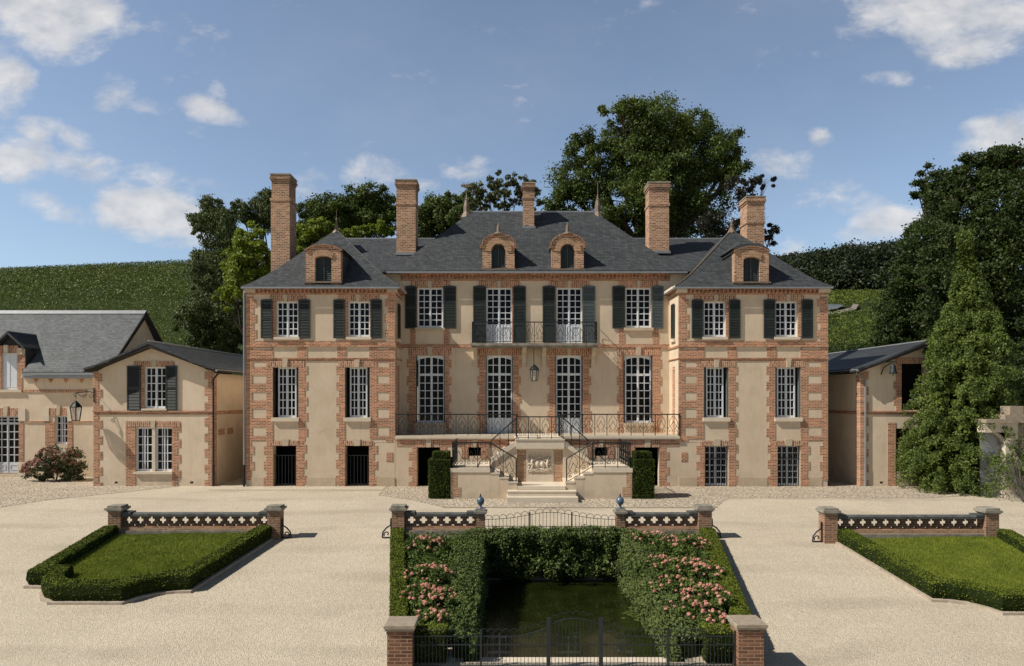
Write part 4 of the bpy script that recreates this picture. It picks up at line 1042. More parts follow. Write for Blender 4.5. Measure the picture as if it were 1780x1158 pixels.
# railings
hp = .92
for mi in (0, 1):
    rl_ = MB()
    q = (lambda x: x) if not mi else mS
    railing(rl_, (q(PXA + .04), Y0 + .06, ZP), (q(-.61), Y0 + .06, ZP), hp, 3)
    railing(rl_, (q(PXA + .04), Y0 + .06, ZP), (q(PXA + .04), Y2 - .05, ZP), hp, 5)
    rl_.tube([(q(-.61), Y0 + .06, ZP - .05), (q(-.61), Y0 + .06, ZP + hp)], .022, 6); rl_.tube([(q(.34), Y0 + .06, ZL), (q(.34), Y0 + .06, ZL + hp + .08)], .022, 6)
    railing(rl_, (q(-.61), Y0 + .06, ZP), (q(.34), Y0 + .06, ZL + .08), hp, 2, sc=True)
    rl_.build('stair_railing', 'iron', ST); rl_ = MB()
    railing(rl_, (q(-.58), Y1 + .05, ZP + .14), (q(SX0), Y1 - .04, ZTER), .80, 3, sc=False)
    railing(rl_, (q(SX0) if not mi else SX1, Y1 - .04, ZTER), (q(SX0) if not mi else SX1, Y1 + .6, ZTER), .84, 1, sc=False)
    rl_.ell((SX0 if not mi else SX1, Y1 - .06, ZTER + .90), (.04, .04, .08), 8, 6); rl_.build('flight_railing', 'iron', ST); rl_ = MB()
    xx = SX0 if not mi else SX1; railing(rl_, (xx, Y2 + .1, ZTER), (xx, 27.9, ZTER), .9, 2, sc=False)
    rl_.build('landing_railing', 'iron', ST)
rl_ = MB(); railing(rl_, (SX0, Y1 - .06, ZTER), (SX1, Y1 - .06, ZTER), .84, 4); rl_.build('landing_railing', 'iron', ST)

# ================================================================== lantern, bell, lamp
def lantern(name, c, zt_, s, label, extra=None, col='irong'):
    r0 = thing(name, label, 'lantern', (c[0], c[1], zt_))
    x, y = c; m_ = MB(); z0 = zt_ - s * 1.75
    # hexagonal cage wider at the top
    for k in range(6):
        a = math.pi / 3 * k; a2 = a + math.pi / 3; p = lambda an, r, z: (x + r * math.cos(an), y + r * math.sin(an), z)
        m_.tube([p(a, s * .32, z0), p(a, s * .5, zt_ - s * .55)], .014 * s / .35, 4)
        m_.tube([p(a, s * .5, zt_ - s * .55), p(a2, s * .5, zt_ - s * .55)], .018 * s / .35, 4); m_.tube([p(a, s * .32, z0), p(a2, s * .32, z0)], .016 * s / .35, 4)
        m_.tube([p(a, s * .5, zt_ - s * .55), p(a, s * .3, zt_ - s * .25), p(a, s * .08, zt_ - s * .06)], .012 * s / .35, 4)
    m_.lathe(x, y, [(s * .48, zt_ - s * .54), (s * .3, zt_ - s * .27), (s * .1, zt_ - s * .08), (s * .05, zt_ + .02)], 6)
    m_.build('lantern_frame', col, r0)
    g_ = MB().lathe(x, y, [(s * .28, z0 + .01), (s * .45, zt_ - s * .57)], 6); gm = M.get('lglass')
    if gm is None:
        gm, t = newmat('lantern_glass'); setc(t, (.75, .78, .80), .05, .5); t.p.inputs['Transmission Weight'].default_value = .85; t.p.inputs['Alpha'].default_value = .45; M['lglass'] = gm
    g_.build('lantern_glass', 'lglass', r0)
    MB().tube([(x, y, z0), (x, y, z0 + s * .5)], .03 * s / .35, 6).build('candle_holder', 'stonel', r0)
    if extra: extra(r0)
    return r0
def chain(r0): MB().tube([(X(928, 29.2), 29.2, Z(633, 29.2)), (X(928, 29.2), 29.2, zb0 - .072)], .016, 5).build('chain', 'iron', r0)
lantern('hanging_lantern', (X(929, 29.2), 29.2), Z(634, 29.2), .40, 'glazed lantern hanging on a rod under the balcony between the two middle doors', chain)

# ================================================================== gabled annexes
def pr(px0, px1, y0, y1, Y): return PR(px0, px1, y0, y1, Y)
def annex(mi):
    YA = 28.2; Kx = (lambda x: 2 * AX - x) if mi else (lambda x: x); K = mir if mi else (lambda r: r); s = -1 if mi else 1
    xl, xr = X(163, YA), X(370.7, YA); xa = (xl + xr) / 2
    lab = 'stucco annex with a low slate gable, half hidden by the cypress on the right' if mi else 'small stucco annex with a low slate gable and shuttered window left of the chateau'
    A = thing('gabled_annex', lab, 'building', (Kx(xa), YA, 0))
    f = lambda u, v, dd: (u, YA - dd, v)
    ze = 4.78; zap = 5.86
    up = (X(251, YA), X(289, YA), Z(710, YA), Z(637.8, YA)); lo = (X(235.6, YA), X(299.5, YA), Z(819.5, YA), Z(743, YA))
    vt = [(X(199, YA), X(204.5, YA), Z(841, YA), Z(837, YA)), (X(330, YA), X(336, YA), Z(841, YA), Z(837, YA))]
    ops = [K(up), K(lo)] + [K(r) for r in vt]
    if mi: ops[0] = (X(1567, YA), X(1567, YA) + 1.0, Z(713, YA), Z(632, YA)); ops[1] = (X(1557, YA), X(1557, YA) + 1.5, Z(819, YA), Z(745, YA))
    W = MB(); wall = K((xl, xr, -.1, 4.7)); sub = [(r[0], r[1], r[2], min(r[3], 4.7001)) for r in ops]
    W.cells(f, [wall], sub, -.3, 0)
    # gable above 4.7 with the window head cut out
    o = ops[0]; gz = lambda u: 4.7 + (zap - 4.7) * (1 - abs(u - Kx(xa)) / (xa - xl)) ** .9
    uu = sorted({wall[0], wall[1], Kx(xa), o[0], o[1], *np.linspace(wall[0], wall[1], 9)})
    for a, b in zip(uu[:-1], uu[1:]):
        bz = o[3] if (o[0] - 1e-6 <= a and b <= o[1] + 1e-6 and o[3] > 4.7) else 4.7
        W.prism([(a, bz), (b, bz), (b, max(gz(b), bz + .001)), (a, max(gz(a), bz + .001))], f, -.3, 0)
    for xx, sg in ((xl, 1), (xr, -1)):
        W.box(Kx(xx), Kx(xx + sg * .3), YA + .302, 38.0, -.1, 4.7)
    W.box(Kx(xl + .301), Kx(xr - .301), 37.7, 38, -.1, 4.7)
    W.build('wall', 'stucco2', A)
    br = []
    br += [K(r) for r in teeth(163, 171.5, 1, 646, 846, YA, 27, 6, 4)]; br += [K(r) for r in teeth(362, 370.6, -1, 642, 846, YA, 27, 6, 4)]
    if not mi:
        br += [K(r) for r in teeth(219, 235.6, -1, 733, 846, YA, 26, 0, 4) + teeth(299.5, 309, 1, 733, 846, YA, 27, 5, 4)] + [(X(243, YA), X(251, YA), Z(712, YA), Z(629, YA)), (X(289, YA), X(295, YA), Z(712, YA), Z(629, YA))]
        vo = [(X(233, YA), X(303, YA), Z(638, YA), Z(628, YA)), (X(219, YA), X(313, YA), Z(743, YA), Z(732.5, YA))]
    else:
        br += teeth(1557, 1567, -1, 632, 716, YA, 27, 4, 4) + [(X(1543, YA), X(1557, YA), -.05, Z(735, YA))]
        vo = [(ops[0][0] - .3, ops[0][1] + .3, Z(632, YA), Z(622, YA))]
    bd = [K((xl, xr, Z(720.8, YA), Z(715.4, YA)))]
    split_cells(f, grow(br + bd, .022), ops, -.01, .006, 'joint_lines', 'mortar', A)
    split_cells(f, br + bd, ops + vo, -.01, .018, 'brick_trim', 'brick', A)
    split_cells(f, vo, ops, -.01, .026, 'brick_lintel', 'brickv', A)
    MB().cells(f, [K((xl - .02, xr + .02, Z(716.4, YA), Z(714.2, YA)))], [], -.004, .06).build('string_course', 'brick', A)
    if not mi:
        keystone(A, f, 264, 273, 627, 638, YA, .05); keystone(A, f, 262, 271, 731, 743.5, YA, .05)
        casement(A, 'window', f, ops[0], 5, d=-.10)
        a, b, c, e = ops[1]; mm = (a + b) / 2 - .01
        MB().cells(f, [(mm - .06, mm + .06, c, e)], [], -.12, .0).build('mullion', 'stonel', A)
        casement(A, 'window', f, (a, mm - .061, c, e), 5, d=-.10, leaves=1, cols=3); casement(A, 'window', f, (mm + .061, b, c, e), 5, d=-.10, leaves=1, cols=3)
        shutter(A, f, PR(222, 245.5, 636, 713.5, YA), d=.03); shutter(A, f, PR(288.8, 308.6, 636, 713.5, YA), d=.03)
        MB().box(X(233, YA), X(301, YA), YA - .1, YA + .2, Z(824, YA), Z(820, YA)).build('window_sill', 'stonel', A)
        MB().box(X(247, YA), X(291, YA), YA - .08, YA + .2, Z(713.5, YA), Z(710.4, YA)).build('window_sill', 'stonel', A)
    else:
        for r in ops[:2]: MB().quad((r[0], YA + .28, r[2]), (r[1], YA + .28, r[2]), (r[1], YA + .28, r[3]), (r[0], YA + .28, r[3])).build('dark_opening', 'dark', A)
    # side wall band and blind door facing the alley
    xs = Kx(xr); f2 = lambda u, v, dd: (xs + s * dd, u, v)
    split_cells(f2, [(YA + .0, 38, Z(720.8, YA), Z(715.2, YA)), (YA + .02, YA + .3, .0, 4.6)] + ([(YA + .5, YA + 1.1, 2.1, 2.35), (YA + 1.4, YA + 2.0, 2.1, 2.35)] if not mi else []), [], -.004, .02, 'brick_trim', 'brick', A)
    if not mi: MB().cells(f2, [(YA + .6, YA + 1.7, 0, 2.08)], [], -.004, .012).build('blind_door', 'stucco2', A)
    # roof: two concave slopes running back
    m_ = MB(); ys, ye = 27.78, 38.3; xL, xR = -17.40, -11.93; za, zee = Z(593.5, 27.8), Z(640, 27.8)
    for (xe) in (xL, xR):
        pr_ = [(0, 0), (.18, .13), (.4, .34), (1, 1)]
        for (t0, h0), (t1, h1) in zip(pr_[:-1], pr_[1:]):
            a0, a1 = xe + (xa - xe) * t0, xe + (xa - xe) * t1; z0_, z1_ = zee + (za - zee) * h0, zee + (za - zee) * h1
            m_.prism([(Kx(a0), z0_), (Kx(a1), z1_), (Kx(a1), z1_ - .11), (Kx(a0), z0_ - .07)], lambda u, v, dd: (u, dd, v), ys, ye)
    rf = m_.build('roof', 'slated', A)
    m_ = MB().tube([(Kx(xa), ys, za + .01), (Kx(xa), ye, za + .01)], .05, 5)
    for xe in (xL, xR): m_.tube([(Kx(xe), ys, zee - .09), (Kx(xe), ye, zee - .09)], .055, 6)
    m_.build('gutter', 'zinc', rf)
    m_ = MB()
    for xe in (xL, xR):
        m_.prism([(Kx(xe + (xa - xe) * .0), zee - .07), (Kx(xa), za - .11), (Kx(xa), za - .25), (Kx(xe), zee - .19)], lambda u, v, dd: (u, dd, v), ys + .02, ys + .06)
        m_.prism([(Kx(xe + .1), zee - .10), (Kx(xa), za - .14), (Kx(xa), za - .22), (Kx(xe + .1), zee - .17)], lambda u, v, dd: (u, dd, v), ys + .06, ye - .1)
    m_.build('bargeboard', 'wood', rf)
    xp = Kx(xr) + s * .03 if not mi else X(1503, YA)
    t_ = MB(); t_.tube([(Kx(-11.95), 27.85, 4.75), (Kx(-11.95), 28.0, 4.68), (xp, YA - .06, 4.45), (xp, YA - .06, .9)], .042, 6); t_.tube([(xp, YA - .06, .9), (xp, YA - .06, 0)], .052, 6)
    t_.build('downpipe', 'zinc' if mi else 'iron', A)
    return A
annex(False); annex(True)
# bell on the right annex
bx, bz = X(1552.5, 27.75), Z(632, 27.75)
B = thing('bell', 'small grey bell hanging from an iron bracket on the right annex', 'bell', (bx, 27.75, bz))
MB().lathe(bx, 27.75, [(.16, bz - .42), (.165, bz - .40), (.115, bz - .28), (.10, bz - .14), (.08, bz - .06), (.03, bz - .02)], 14).build('bell_body', 'irong', B, smooth=True)
MB().tube([(bx, 27.75, bz - .02), (bx, 27.75, bz + .10)], .02, 5).tube([(bx, 27.75, bz - .38), (bx, 27.75, bz - .5)], .02, 5).build('clapper', 'iron', B)
MB().tube([(bx - .25, 28.2, bz - .45), (bx - .22, 28.05, bz - .15), (bx, 27.75, bz + .08), (bx + .1, 27.7, bz + .1)], .02, 5).tube([(bx, 27.75, bz + .09), (bx, 28.2, bz + .09)], .02, 5).build('bracket', 'iron', B)

# ================================================================== long wing at far left
YW = 31.3
WG = thing('long_outbuilding', 'long low outbuilding with a pale slate roof and a gabled dormer at the far left', 'building', (-19, YW, 0))
f = lambda u, v, dd: (u, YW - dd, v); PW = lambda *a: PR(*a, YW)
xE = -17.2 - 1.35   # right gable end
xE = -18.47; xS = -38.0
dr = PW(-12, 33, 723.5, 824); wn = PW(95, 117.5, 723, 772); dd_ = (X(3, YW), X(31, YW), Z(677, YW), Z(614, YW))
zwe = Z(652.5, YW)
W = MB().cells(f, [(xS, xE, -.1, zwe), PW(-12, 43, 606, 677)], [dr, wn, dd_], -.3, 0)
W.box(xE - .3, xE, YW + .302, 37.6, -.1, zwe)
f2 = lambda u, v, dd: (xE + dd, u, v); ridgeY, ridgeZ = 34.3, 8.05
W.prism([(YW, zwe + .001), (37.3, zwe + .001), (ridgeY, ridgeZ - .16)], f2, -.3, 0)
W.box(xS, xE - .301, 37.3, 37.6, -.1, zwe)
W.build('wall', 'stucco2', WG)
# part of the wall in front joins the annex
W = MB().box(xE + .002, -17.25, YW, YW + .3, -.1, zwe - .2); W.build('link_wall', 'stucco2', WG)
br = [PW(33, 41, 733, 803), PW(79, 95, 733, 775), PW(117.5, 126, 733, 790)]; vo = [PW(86, 95, 709.5, 723), PW(95, 121, 709.5, 723.2), PW(-20, 35, 709.5, 723.5)]
br2 = [PW(31, 39, 614, 677), PW(39, 44, 617, 640), PW(-6, 3, 614, 677)]; vo2 = [PW(-6, 32, 601, 614)]
split_cells(f, br + br2, [dr, wn, dd_], -.01, .02, 'brick_trim', 'brick', WG)
split_cells(f, vo + vo2 + [(X(39, YW), X(154, YW), Z(682.5, YW), Z(677.5, YW))], [dr, wn, dd_], -.01, .03, 'brick_lintel', 'brickv', WG)
tr_ = MB()
for px in (62.5, 88.5, 115, 142):
    for k in range(3): tr_.cells(f, [(X(px - 5 + 1.6 * k, YW), X(px + 5 - 1.6 * k, YW), Z(659 + 3 * k, YW), Z(656 + 3 * k, YW))], [], -.003, .02)
tr_.build('brick_corbels', 'brick', WG)
keystone(WG, f, 7, 15, 706, 723.5, YW, .06); keystone(WG, f, 99, 106, 705, 722, YW, .06)
split_cells(f, [PW(33, 45, 710, 732), PW(77, 86, 710, 732), PW(118, 126, 710, 732), PW(154, 163, 677, 683)], [], -.003, .05, 'stone_block', 'stonel', WG)
split_cells(f, [(xS, X(39, YW), Z(682, YW), Z(677.5, YW)), (X(39, YW), X(168, YW), Z(656, YW), Z(652, YW))], [], -.003, .09, 'stone_band', 'stonel', WG)
split_cells(f, [PW(32.5, 46, 804, 830), PW(8, 15, 600, 613.5), PW(31.5, 40, 605, 616)], [], -.003, .07, 'stone_block', 'stonel', WG)
MB().cells(f, [PW(45, 78, 732, 734.5), PW(126, 164, 732, 734.5)], [], -.003, .04).build('string_course', 'brick', WG)
casement(WG, 'glazed_door', f, (dr[0], dr[1], dr[2] + .05, dr[3]), 5, d=-.12, transom=.13, solid=.16, leaves=2, cols=2, mat='whitew', label='white double door with many panes at the far left')
casement(WG, 'window', f, wn, 4, d=-.12, leaves=1, cols=3)
u0, u1, v0, v1 = dd_
m_ = MB().cells(f, [(u0, u1, v0, v1)], [], -.12, -.06).cells(f, [(u0 + .08, (u0 + u1) / 2 - .03, v0 + .1, v1 - .1), ((u0 + u1) / 2 + .03, u1 - .08, v0 + .1, v1 - .1)], [], -.061, -.045)
m_.build('loft_shutter', 'white', WG, label='pair of closed white shutters in the dormer')
# roof
m_ = MB(); eY, eZ = YW - .35, Z(646, YW - .35)
m_.prism([(eY, eZ), (ridgeY, ridgeZ), (37.9, eZ), (37.9, eZ - .12), (ridgeY, ridgeZ - .15), (eY, eZ - .1)], lambda u, v, dd: (dd, u, v), X(41, YW - .3), xE + .18)
Yk = 31.95; zk = eZ + (Yk - eY) * (ridgeZ - eZ) / (ridgeY - eY)
m_.prism([(Yk, zk), (ridgeY, ridgeZ), (37.9, eZ), (37.9, eZ - .12), (ridgeY, ridgeZ - .15), (Yk, zk - .13)], lambda u, v, dd: (dd, u, v), xS, X(41, YW - .3) - .002)
rf = m_.build('roof', 'slatew', WG)
MB().prism([(ridgeY - .2, ridgeZ - .14), (ridgeY, ridgeZ + .05), (ridgeY + .2, ridgeZ - .14)], lambda u, v, dd: (dd, u, v), xS, xE + .2).build('ridge_cap', 'zinc', rf)
m_ = MB()
for (ya, za) in ((eY, eZ), (37.9, eZ)): m_.prism([(ya, za - .005), (ridgeY, ridgeZ - .01), (ridgeY, ridgeZ - .28), (ya, za - .2)], lambda u, v, dd: (dd, u, v), xE + .181, xE + .22)
m_.build('verge_board', 'wood', rf)
m_ = MB().box(X(41, YW - .3), xE + .9, eY - .09, eY, eZ - .17, eZ - .06); m_.box(X(41, YW - .3), xE + 1.1, eY - .02, YW + .0, eZ - .30, eZ - .18); m_.build('gutter', 'zinc', WG)
# dormer of the wing: gabled roof with a sprocketed back
Yd = YW - .28; cx = X(12, Yd); zt_ = Z(576, Yd); zs = Z(603, Yd); h = X(41, Yd) - cx
m_ = MB()
m_.prism([(cx - h, zs), (cx, zt_), (cx + h, zs), (cx + h, zs - .09), (cx, zt_ - .12), (cx - h, zs - .09)], lambda u, v, dd: (u, dd, v), Yd, 34.2)
m_.build('dormer_roof', 'slated', WG)
m_ = MB()
for sg in (-1, 1): MB().prism([(YW + .02, zs - .1), (33.6, zs - .1), (YW + .02, zwe + .1)], lambda u, v, dd, sg=sg: (cx + sg * (h - .12) + dd, u, v), -.04, .04).build('dormer_cheek', 'slated', WG)
m_.prism([(cx - h + .1, zs - .09), (cx + h - .1, zs - .09), (cx, zt_ - .14)], f, -.2, -.02)
m_.build('dormer_gable', 'slated', WG)
m_ = MB().tube([(cx, Yd, zt_ + .01), (cx, 33.9, zt_ + .01)], .03, 5)
m_.tube([(cx + .02, 33.7, zt_), (cx + h, 33.7 - .9, zs + .02)], .03, 5); m_.build('flashing', 'zinc', WG)
# wall lamp on scrolled bracket at the annex corner
lx, ly = X(132, 27.7), 27.7
def brk_(r0):
    m_ = MB(); zt = Z(695, ly); xw = X(163, 28.2)
    m_.tube([(lx, ly, zt + .02), (lx, ly, zt + .28)], .014, 5)
    m_.tube([(lx, ly, zt + .27), (lx + .35, ly + .2, zt + .34), (xw + .02, 28.18, zt + .30)], .016, 5)
    m_.tube([(lx - .04, ly, zt + .12), (lx - .1, ly, zt + .24), (lx, ly + .02, zt + .30), (lx + .15, ly + .1, zt + .14), (lx + .3, ly + .2, zt + .18), (lx + .33, ly + .2, zt + .3)], .012, 5)
    for k, c_ in enumerate((.22, .45)):
        m_.tube([(lx + c_ + .09 * math.cos(t) * (1 - t / 12), ly + .1 + c_ * .4, zt + .14 + .09 * math.sin(t) * (1 - t / 12)) for t in np.linspace(0, 6.5, 14)], .010, 4)
    m_.tube([(xw + .02, 28.17, zt - .1), (xw + .02, 28.17, zt + .5)], .02, 5)
    m_.build('bracket', 'iron', r0)
lantern('wall_lantern', (lx, ly), Z(697, ly), .46, 'black glazed lantern on a scrolled iron bracket at the corner of the left annex', brk_, 'iron')

# ================================================================== gateway at far right
YG = 25.1
GW = thing('stone_gateway', 'worn stone garden wall with a moulded top and an arched doorway at the far right', 'gateway', (X(1740, YG), YG, 0))
f = lambda u, v, dd: (u, YG - dd, v)
xa, xb = X(1728, YG), X(1748, YG)
m_ = MB(); m_.cells(f, [(xb, xb + .46, -.1, Z(735, YG)), (xa - .35, xb, Z(752, YG), Z(735, YG))], [], -.4, 0)
for k in range(8):
    a0, a1 = math.pi / 2 * k / 8, math.pi / 2 * (k + 1) / 8; cxx = xb - .5; z_ = Z(752, YG)
    m_.prism([(cxx + .5 * math.sin(a0), z_ - .5 + .5 * math.cos(a0)), (cxx + .5 * math.sin(a1), z_ - .5 + .5 * math.cos(a1)), (xb + .001, z_ - .5 + .5 * math.cos(a1)), (xb + .001, z_ + .0), (cxx + .5 * math.sin(a0), z_)], f, -.38, -.01)
m_.build('door_surround', 'stonel', GW)
MB().cells(f, [(xb + .461, xb + 9, -.1, Z(736, YG))], [], -.42, -.02).build('rubble_wall', 'stonec', GW)
m_ = MB().box(xa - .4, xb + 9, YG - .16, YG + .5, Z(735, YG) + .001, Z(729, YG)); m_.box(X(1752, YG), X(1776, YG), YG - .1, YG + .4, Z(729, YG) + .001, Z(706, YG)); m_.box(X(1743, YG), X(1790, YG), YG - .12, YG + .4, Z(729, YG) + .002, Z(721, YG))
m_.build('coping', 'stonec', GW)
MB().box(xb - .75, xb, YG + .25, YG + .3, 0, Z(752, YG)).build('door', 'zinc', GW, label='pale grey door in the arched doorway')

# ================================================================== balustrades
def balustrade(x0, x1, Yb, dz, ncross, piers, label, caps=(True, True), scroll=(0, 0), ball=None, skip=None):
    gz = g(Yb); B = thing('balustrade', label, 'balustrade', ((x0 + x1) / 2, Yb, gz), None)
    f = lambda u, v, dd: (u, Yb - dd, v)
    top = Z(892, Yb) + dz; pit = (x1 - x0) / ncross; zc = Z(904.5, Yb) + dz; mpx = Yb / F
    ho = []
    for k in range(ncross):
        c = x0 + pit * (k + .5)
        ho += [(c - 3.1 * mpx, c + 3.1 * mpx, zc - 6.2 * mpx, zc + 6.0 * mpx), (c - 6.5 * mpx, c + 6.5 * mpx, zc - 2.3 * mpx, zc + 2.6 * mpx)]
        if k < ncross - 1: c2 = c + pit / 2; ho.append((c2 - 2.6 * mpx, c2 + 2.6 * mpx, zc - 10.6 * mpx, zc - 7.4 * mpx))
    zl = Z(915.5, Yb) + dz
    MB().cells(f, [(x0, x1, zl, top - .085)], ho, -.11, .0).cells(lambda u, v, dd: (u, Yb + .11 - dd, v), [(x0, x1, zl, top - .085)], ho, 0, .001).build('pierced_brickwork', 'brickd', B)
    MB().box(x0, x1, Yb - .06, Yb + .17, gz - .1, zl - .001).build('plinth', 'bricks', B)
    MB().box(x0, x1, Yb - .09, Yb + .19, gz - .1, gz + .24).build('footing', 'stoneg', B)
    m_ = MB().prism([(Yb - .09, top - .084), (Yb + .20, top - .084), (Yb + .20, top - .02), (Yb + .10, top + .012), (Yb + .01, top + .012), (Yb - .09, top - .02)], lambda u, v, dd: (dd, u, v), x0, x1)
    m_.box(x0, x0 + .28, Yb - .1, Yb + .21, top - .02, top + .045); m_.box(x1 - .28, x1, Yb - .1, Yb + .21, top - .02, top + .045) if ball is None else None
    m_.build('coping', 'coping', B)
    for (px, w_, bl) in piers:
        c = px; hw = w_ / 2; zt = Z(880, Yb) + dz if not bl else Z(886, Yb)
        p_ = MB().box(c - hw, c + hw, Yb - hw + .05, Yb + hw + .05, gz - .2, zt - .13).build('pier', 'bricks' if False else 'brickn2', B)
        q = MB().box(c - hw - .03, c + hw + .03, Yb - hw + .02, Yb + hw + .08, zt - .129, zt - .095); q.box(c - hw - .065, c + hw + .065, Yb - hw - .015, Yb + hw + .115, zt - .094, zt - .03); q.box(c - hw - .015, c + hw + .015, Yb - hw + .03, Yb + hw + .07, zt - .029, zt + .03)
        q.build('pier_cap', 'stoneg', p_)
        if bl:
            z_ = zt + .03; MB().lathe(c, Yb + .05, [(.09, z_), (.09, z_ + .02), (.05, z_ + .035), (.035, z_ + .06), (.04, z_ + .09), (.08, z_ + .12), (.108, z_ + .17), (.115, z_ + .215), (.105, z_ + .265), (.075, z_ + .31), (.035, z_ + .335), (.01, z_ + .34)], 16).build('ball_finial', 'blue', p_, smooth=True)
            MB().lathe(c, Yb + .05, [(.025, z_ + .33), (.03, z_ + .355), (.012, z_ + .40), (.004, z_ + .44)], 8).build('finial_tip', 'wood', p_)
    for sd in scroll:
        if not sd: continue
        pxx = piers[0][0] if sd < 0 else piers[-1][0]; w_ = (piers[0][1] if sd < 0 else piers[-1][1]) / 2 + .02
        m_ = MB(); ox = pxx + sd * w_; yy = Yb - .02; zb = gz
        m_.tube([(ox + sd * .02, yy, zb + .56), (ox + sd * .03, yy, zb + .38), (ox + sd * .15, yy, zb + .30), (ox + sd * .25, yy, zb + .18), (ox + sd * .27, yy, zb + .02)], .022, 6)
        m_.tube([(ox + sd * (.13 + (.10 - .011 * k) * math.cos(.62 * k - .6)), yy, zb + .12 + (.10 - .011 * k) * math.sin(.62 * k - .6)) for k in range(9)], .018, 6)
        m_.tube([(ox + sd * .0, yy, zb + .03), (ox + sd * .28, yy, zb + .03)], .018, 5); m_.tube([(ox + sd * .015, yy, zb), (ox + sd * .015, yy, zb + .58)], .02, 5)
        m_.build('iron_scroll', 'iron', B)
    return B
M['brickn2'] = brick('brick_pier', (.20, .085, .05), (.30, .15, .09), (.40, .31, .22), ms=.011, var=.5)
YB = 19.5
gl = 'pierced brick garden balustrades'
balustrade(X(213, YB), X(468, YB), YB, 0, 13, [(X(203, YB), .36, 0), (X(478, YB), .36, 0)], 'pierced brick balustrade between two piers at the back of the left lawn', scroll=(0, 1))
YR = 19.15
balustrade(X(1452, YR), X(1710, YR), YR, -.07, 13, [(X(1441, YR), .37, 0), (X(1719.5, YR), .37, 0)], 'pierced brick balustrade between two piers at the back of the right lawn', scroll=(-1, 0))
balustrade(X(705, YB), X(828, YB), YB, 0, 6, [(X(693, YB), .36, 0), (X(835.3, YB), .25, 1)], 'short pierced brick balustrade with a blue ball, left of the thin hooped fence', scroll=(-1, 0))
balustrade(X(1084.5, YB), X(1213, YB), YB, 0, 6, [(X(1078.5, YB), .25, 1), (X(1223.5, YB), .38, 0)], 'short pierced brick balustrade with a blue ball, right of the thin hooped fence', scroll=(0, 1))

# ================================================================== hooped fences
def hoops(m_, x0, x1, y, zb, topf, railf, pitch, r, hr=None):
    """interlaced hoop-top palings; topf(x) height of the hoop tops, railf(x) of the upper rail"""
    n = max(2, int(round((x1 - x0) / pitch)))
    for k in range(n + 1):
        x = x0 + (x1 - x0) * k / n; m_.tube([(x, y, zb(x)), (x, y, railf(x))], r, 4, False)
    st = 2
    for k in range(0, n - st + 1):
        if k % st and n > 30 and False: continue
        xa = x0 + (x1 - x0) * k / n; xb_ = x0 + (x1 - x0) * (k + st) / n; xm = (xa + xb_) / 2; rr = (xb_ - xa) / 2
        if k % 2: continue
        pts = [(xa, y, railf(xa))]
        for t in np.linspace(0, math.pi, 9): pts.append((xm - rr * math.cos(t), y, topf(xm) - rr + rr * math.sin(t)))
        pts.append((xb_, y, railf(xb_))); m_.tube(pts, r, 4, False)
Yf = 19.5; zb_ = lambda x: g(Yf)
topc = lambda x: Z(896 - 12.5 * math.exp(-(((x - X(957, Yf)) / .95) ** 2)), Yf)
railc = lambda x: topc(x) - .12
m_ = MB(); xa, xb = X(843, Yf), X(1070, Yf)
hoops(m_, xa, xb, Yf, zb_, topc, railc, .105, .0085)
m_.tube([(x, Yf, railc(x)) for x in np.linspace(xa, xb, 26)], .010, 4); m_.tube([(xa, Yf, Z(915, Yf)), (xb, Yf, Z(915, Yf))], .010, 4)
for px in (921, 994): m_.box(X(px, Yf) - .02, X(px, Yf) + .02, Yf - .02, Yf + .02, g(Yf), topc(X(px, Yf)) - .05)
tag(m_.build('hooped_fence', 'irong', org=(1.3, Yf, g(Yf))), 'thin hoop-topped iron fence between the two blue ball piers behind the pond', 'fence')
# near fence with its gate
Yn = 12.15; zN = g(Yn); GF = thing('hooped_fence', 'dark hoop-topped iron fence with an arched gate between the two front brick piers', 'fence', (1.2, Yn, zN))
zbn = lambda x: zN + .03
gx0, gx1 = X(955, Yn), X(1043, Yn); gc = (gx0 + gx1) / 2
def topn(x):
    d_ = abs(x - gc); e = gx1 - gc
    if d_ < e: return Z(1062 + 12 * (d_ / e) ** 2, Yn)
    return Z(1075 + 18 * min(1, ((d_ - e) / (X(1095, Yn) - gx1))) ** .8, Yn)
def railn(x):
    d_ = abs(x - gc); e = gx1 - gc
    if d_ < e: return Z(1075 + 11 * (d_ / e) ** 2, Yn)
    return Z(1089 + 17 * min(1, ((d_ - e) / (X(1095, Yn) - gx1))) ** .75, Yn)
xs0, xs1 = X(720, Yn), X(1274, Yn)
for (a, b, nm) in ((xs0, gx0 - .05, 'fence_panel'), (gx1 + .05, xs1, 'fence_panel'), (gx0 + .04, gx1 - .04, 'gate_leaf')):
    m_ = MB(); hoops(m_, a, b, Yn, zbn, topn, railn, .066, .006)
    m_.tube([(x, Yn, railn(x)) for x in np.linspace(a, b, 24)], .011, 5); m_.tube([(a, Yn, Z(1121, Yn)), (b, Yn, Z(1121, Yn))], .011, 5); m_.tube([(a, Yn, zN + .04), (b, Yn, zN + .04)], .013, 5)
    m_.build(nm, 'irong', GF)
for px, w_, ht in ((836, .03, Z(1094, Yn)), (1161, .03, Z(1096, Yn)), (953.5, .055, Z(1074, Yn)), (1044.5, .055, Z(1074, Yn))):
    x = X(px, Yn); MB().box(x - w_ / 1.6, x + w_ / 1.6, Yn - w_ / 2, Yn + w_ / 2, zN - .05, ht).build('post', 'irong', GF)
x = X(957, Yn); MB().box(x, x + .09, Yn - .045, Yn - .02, Z(1122, Yn), Z(1117, Yn)).tube([(x + .1, Yn - .05, Z(1119, Yn)), (x + .16, Yn - .05, Z(1119, Yn))], .012, 5).build('latch', 'iron', GF)
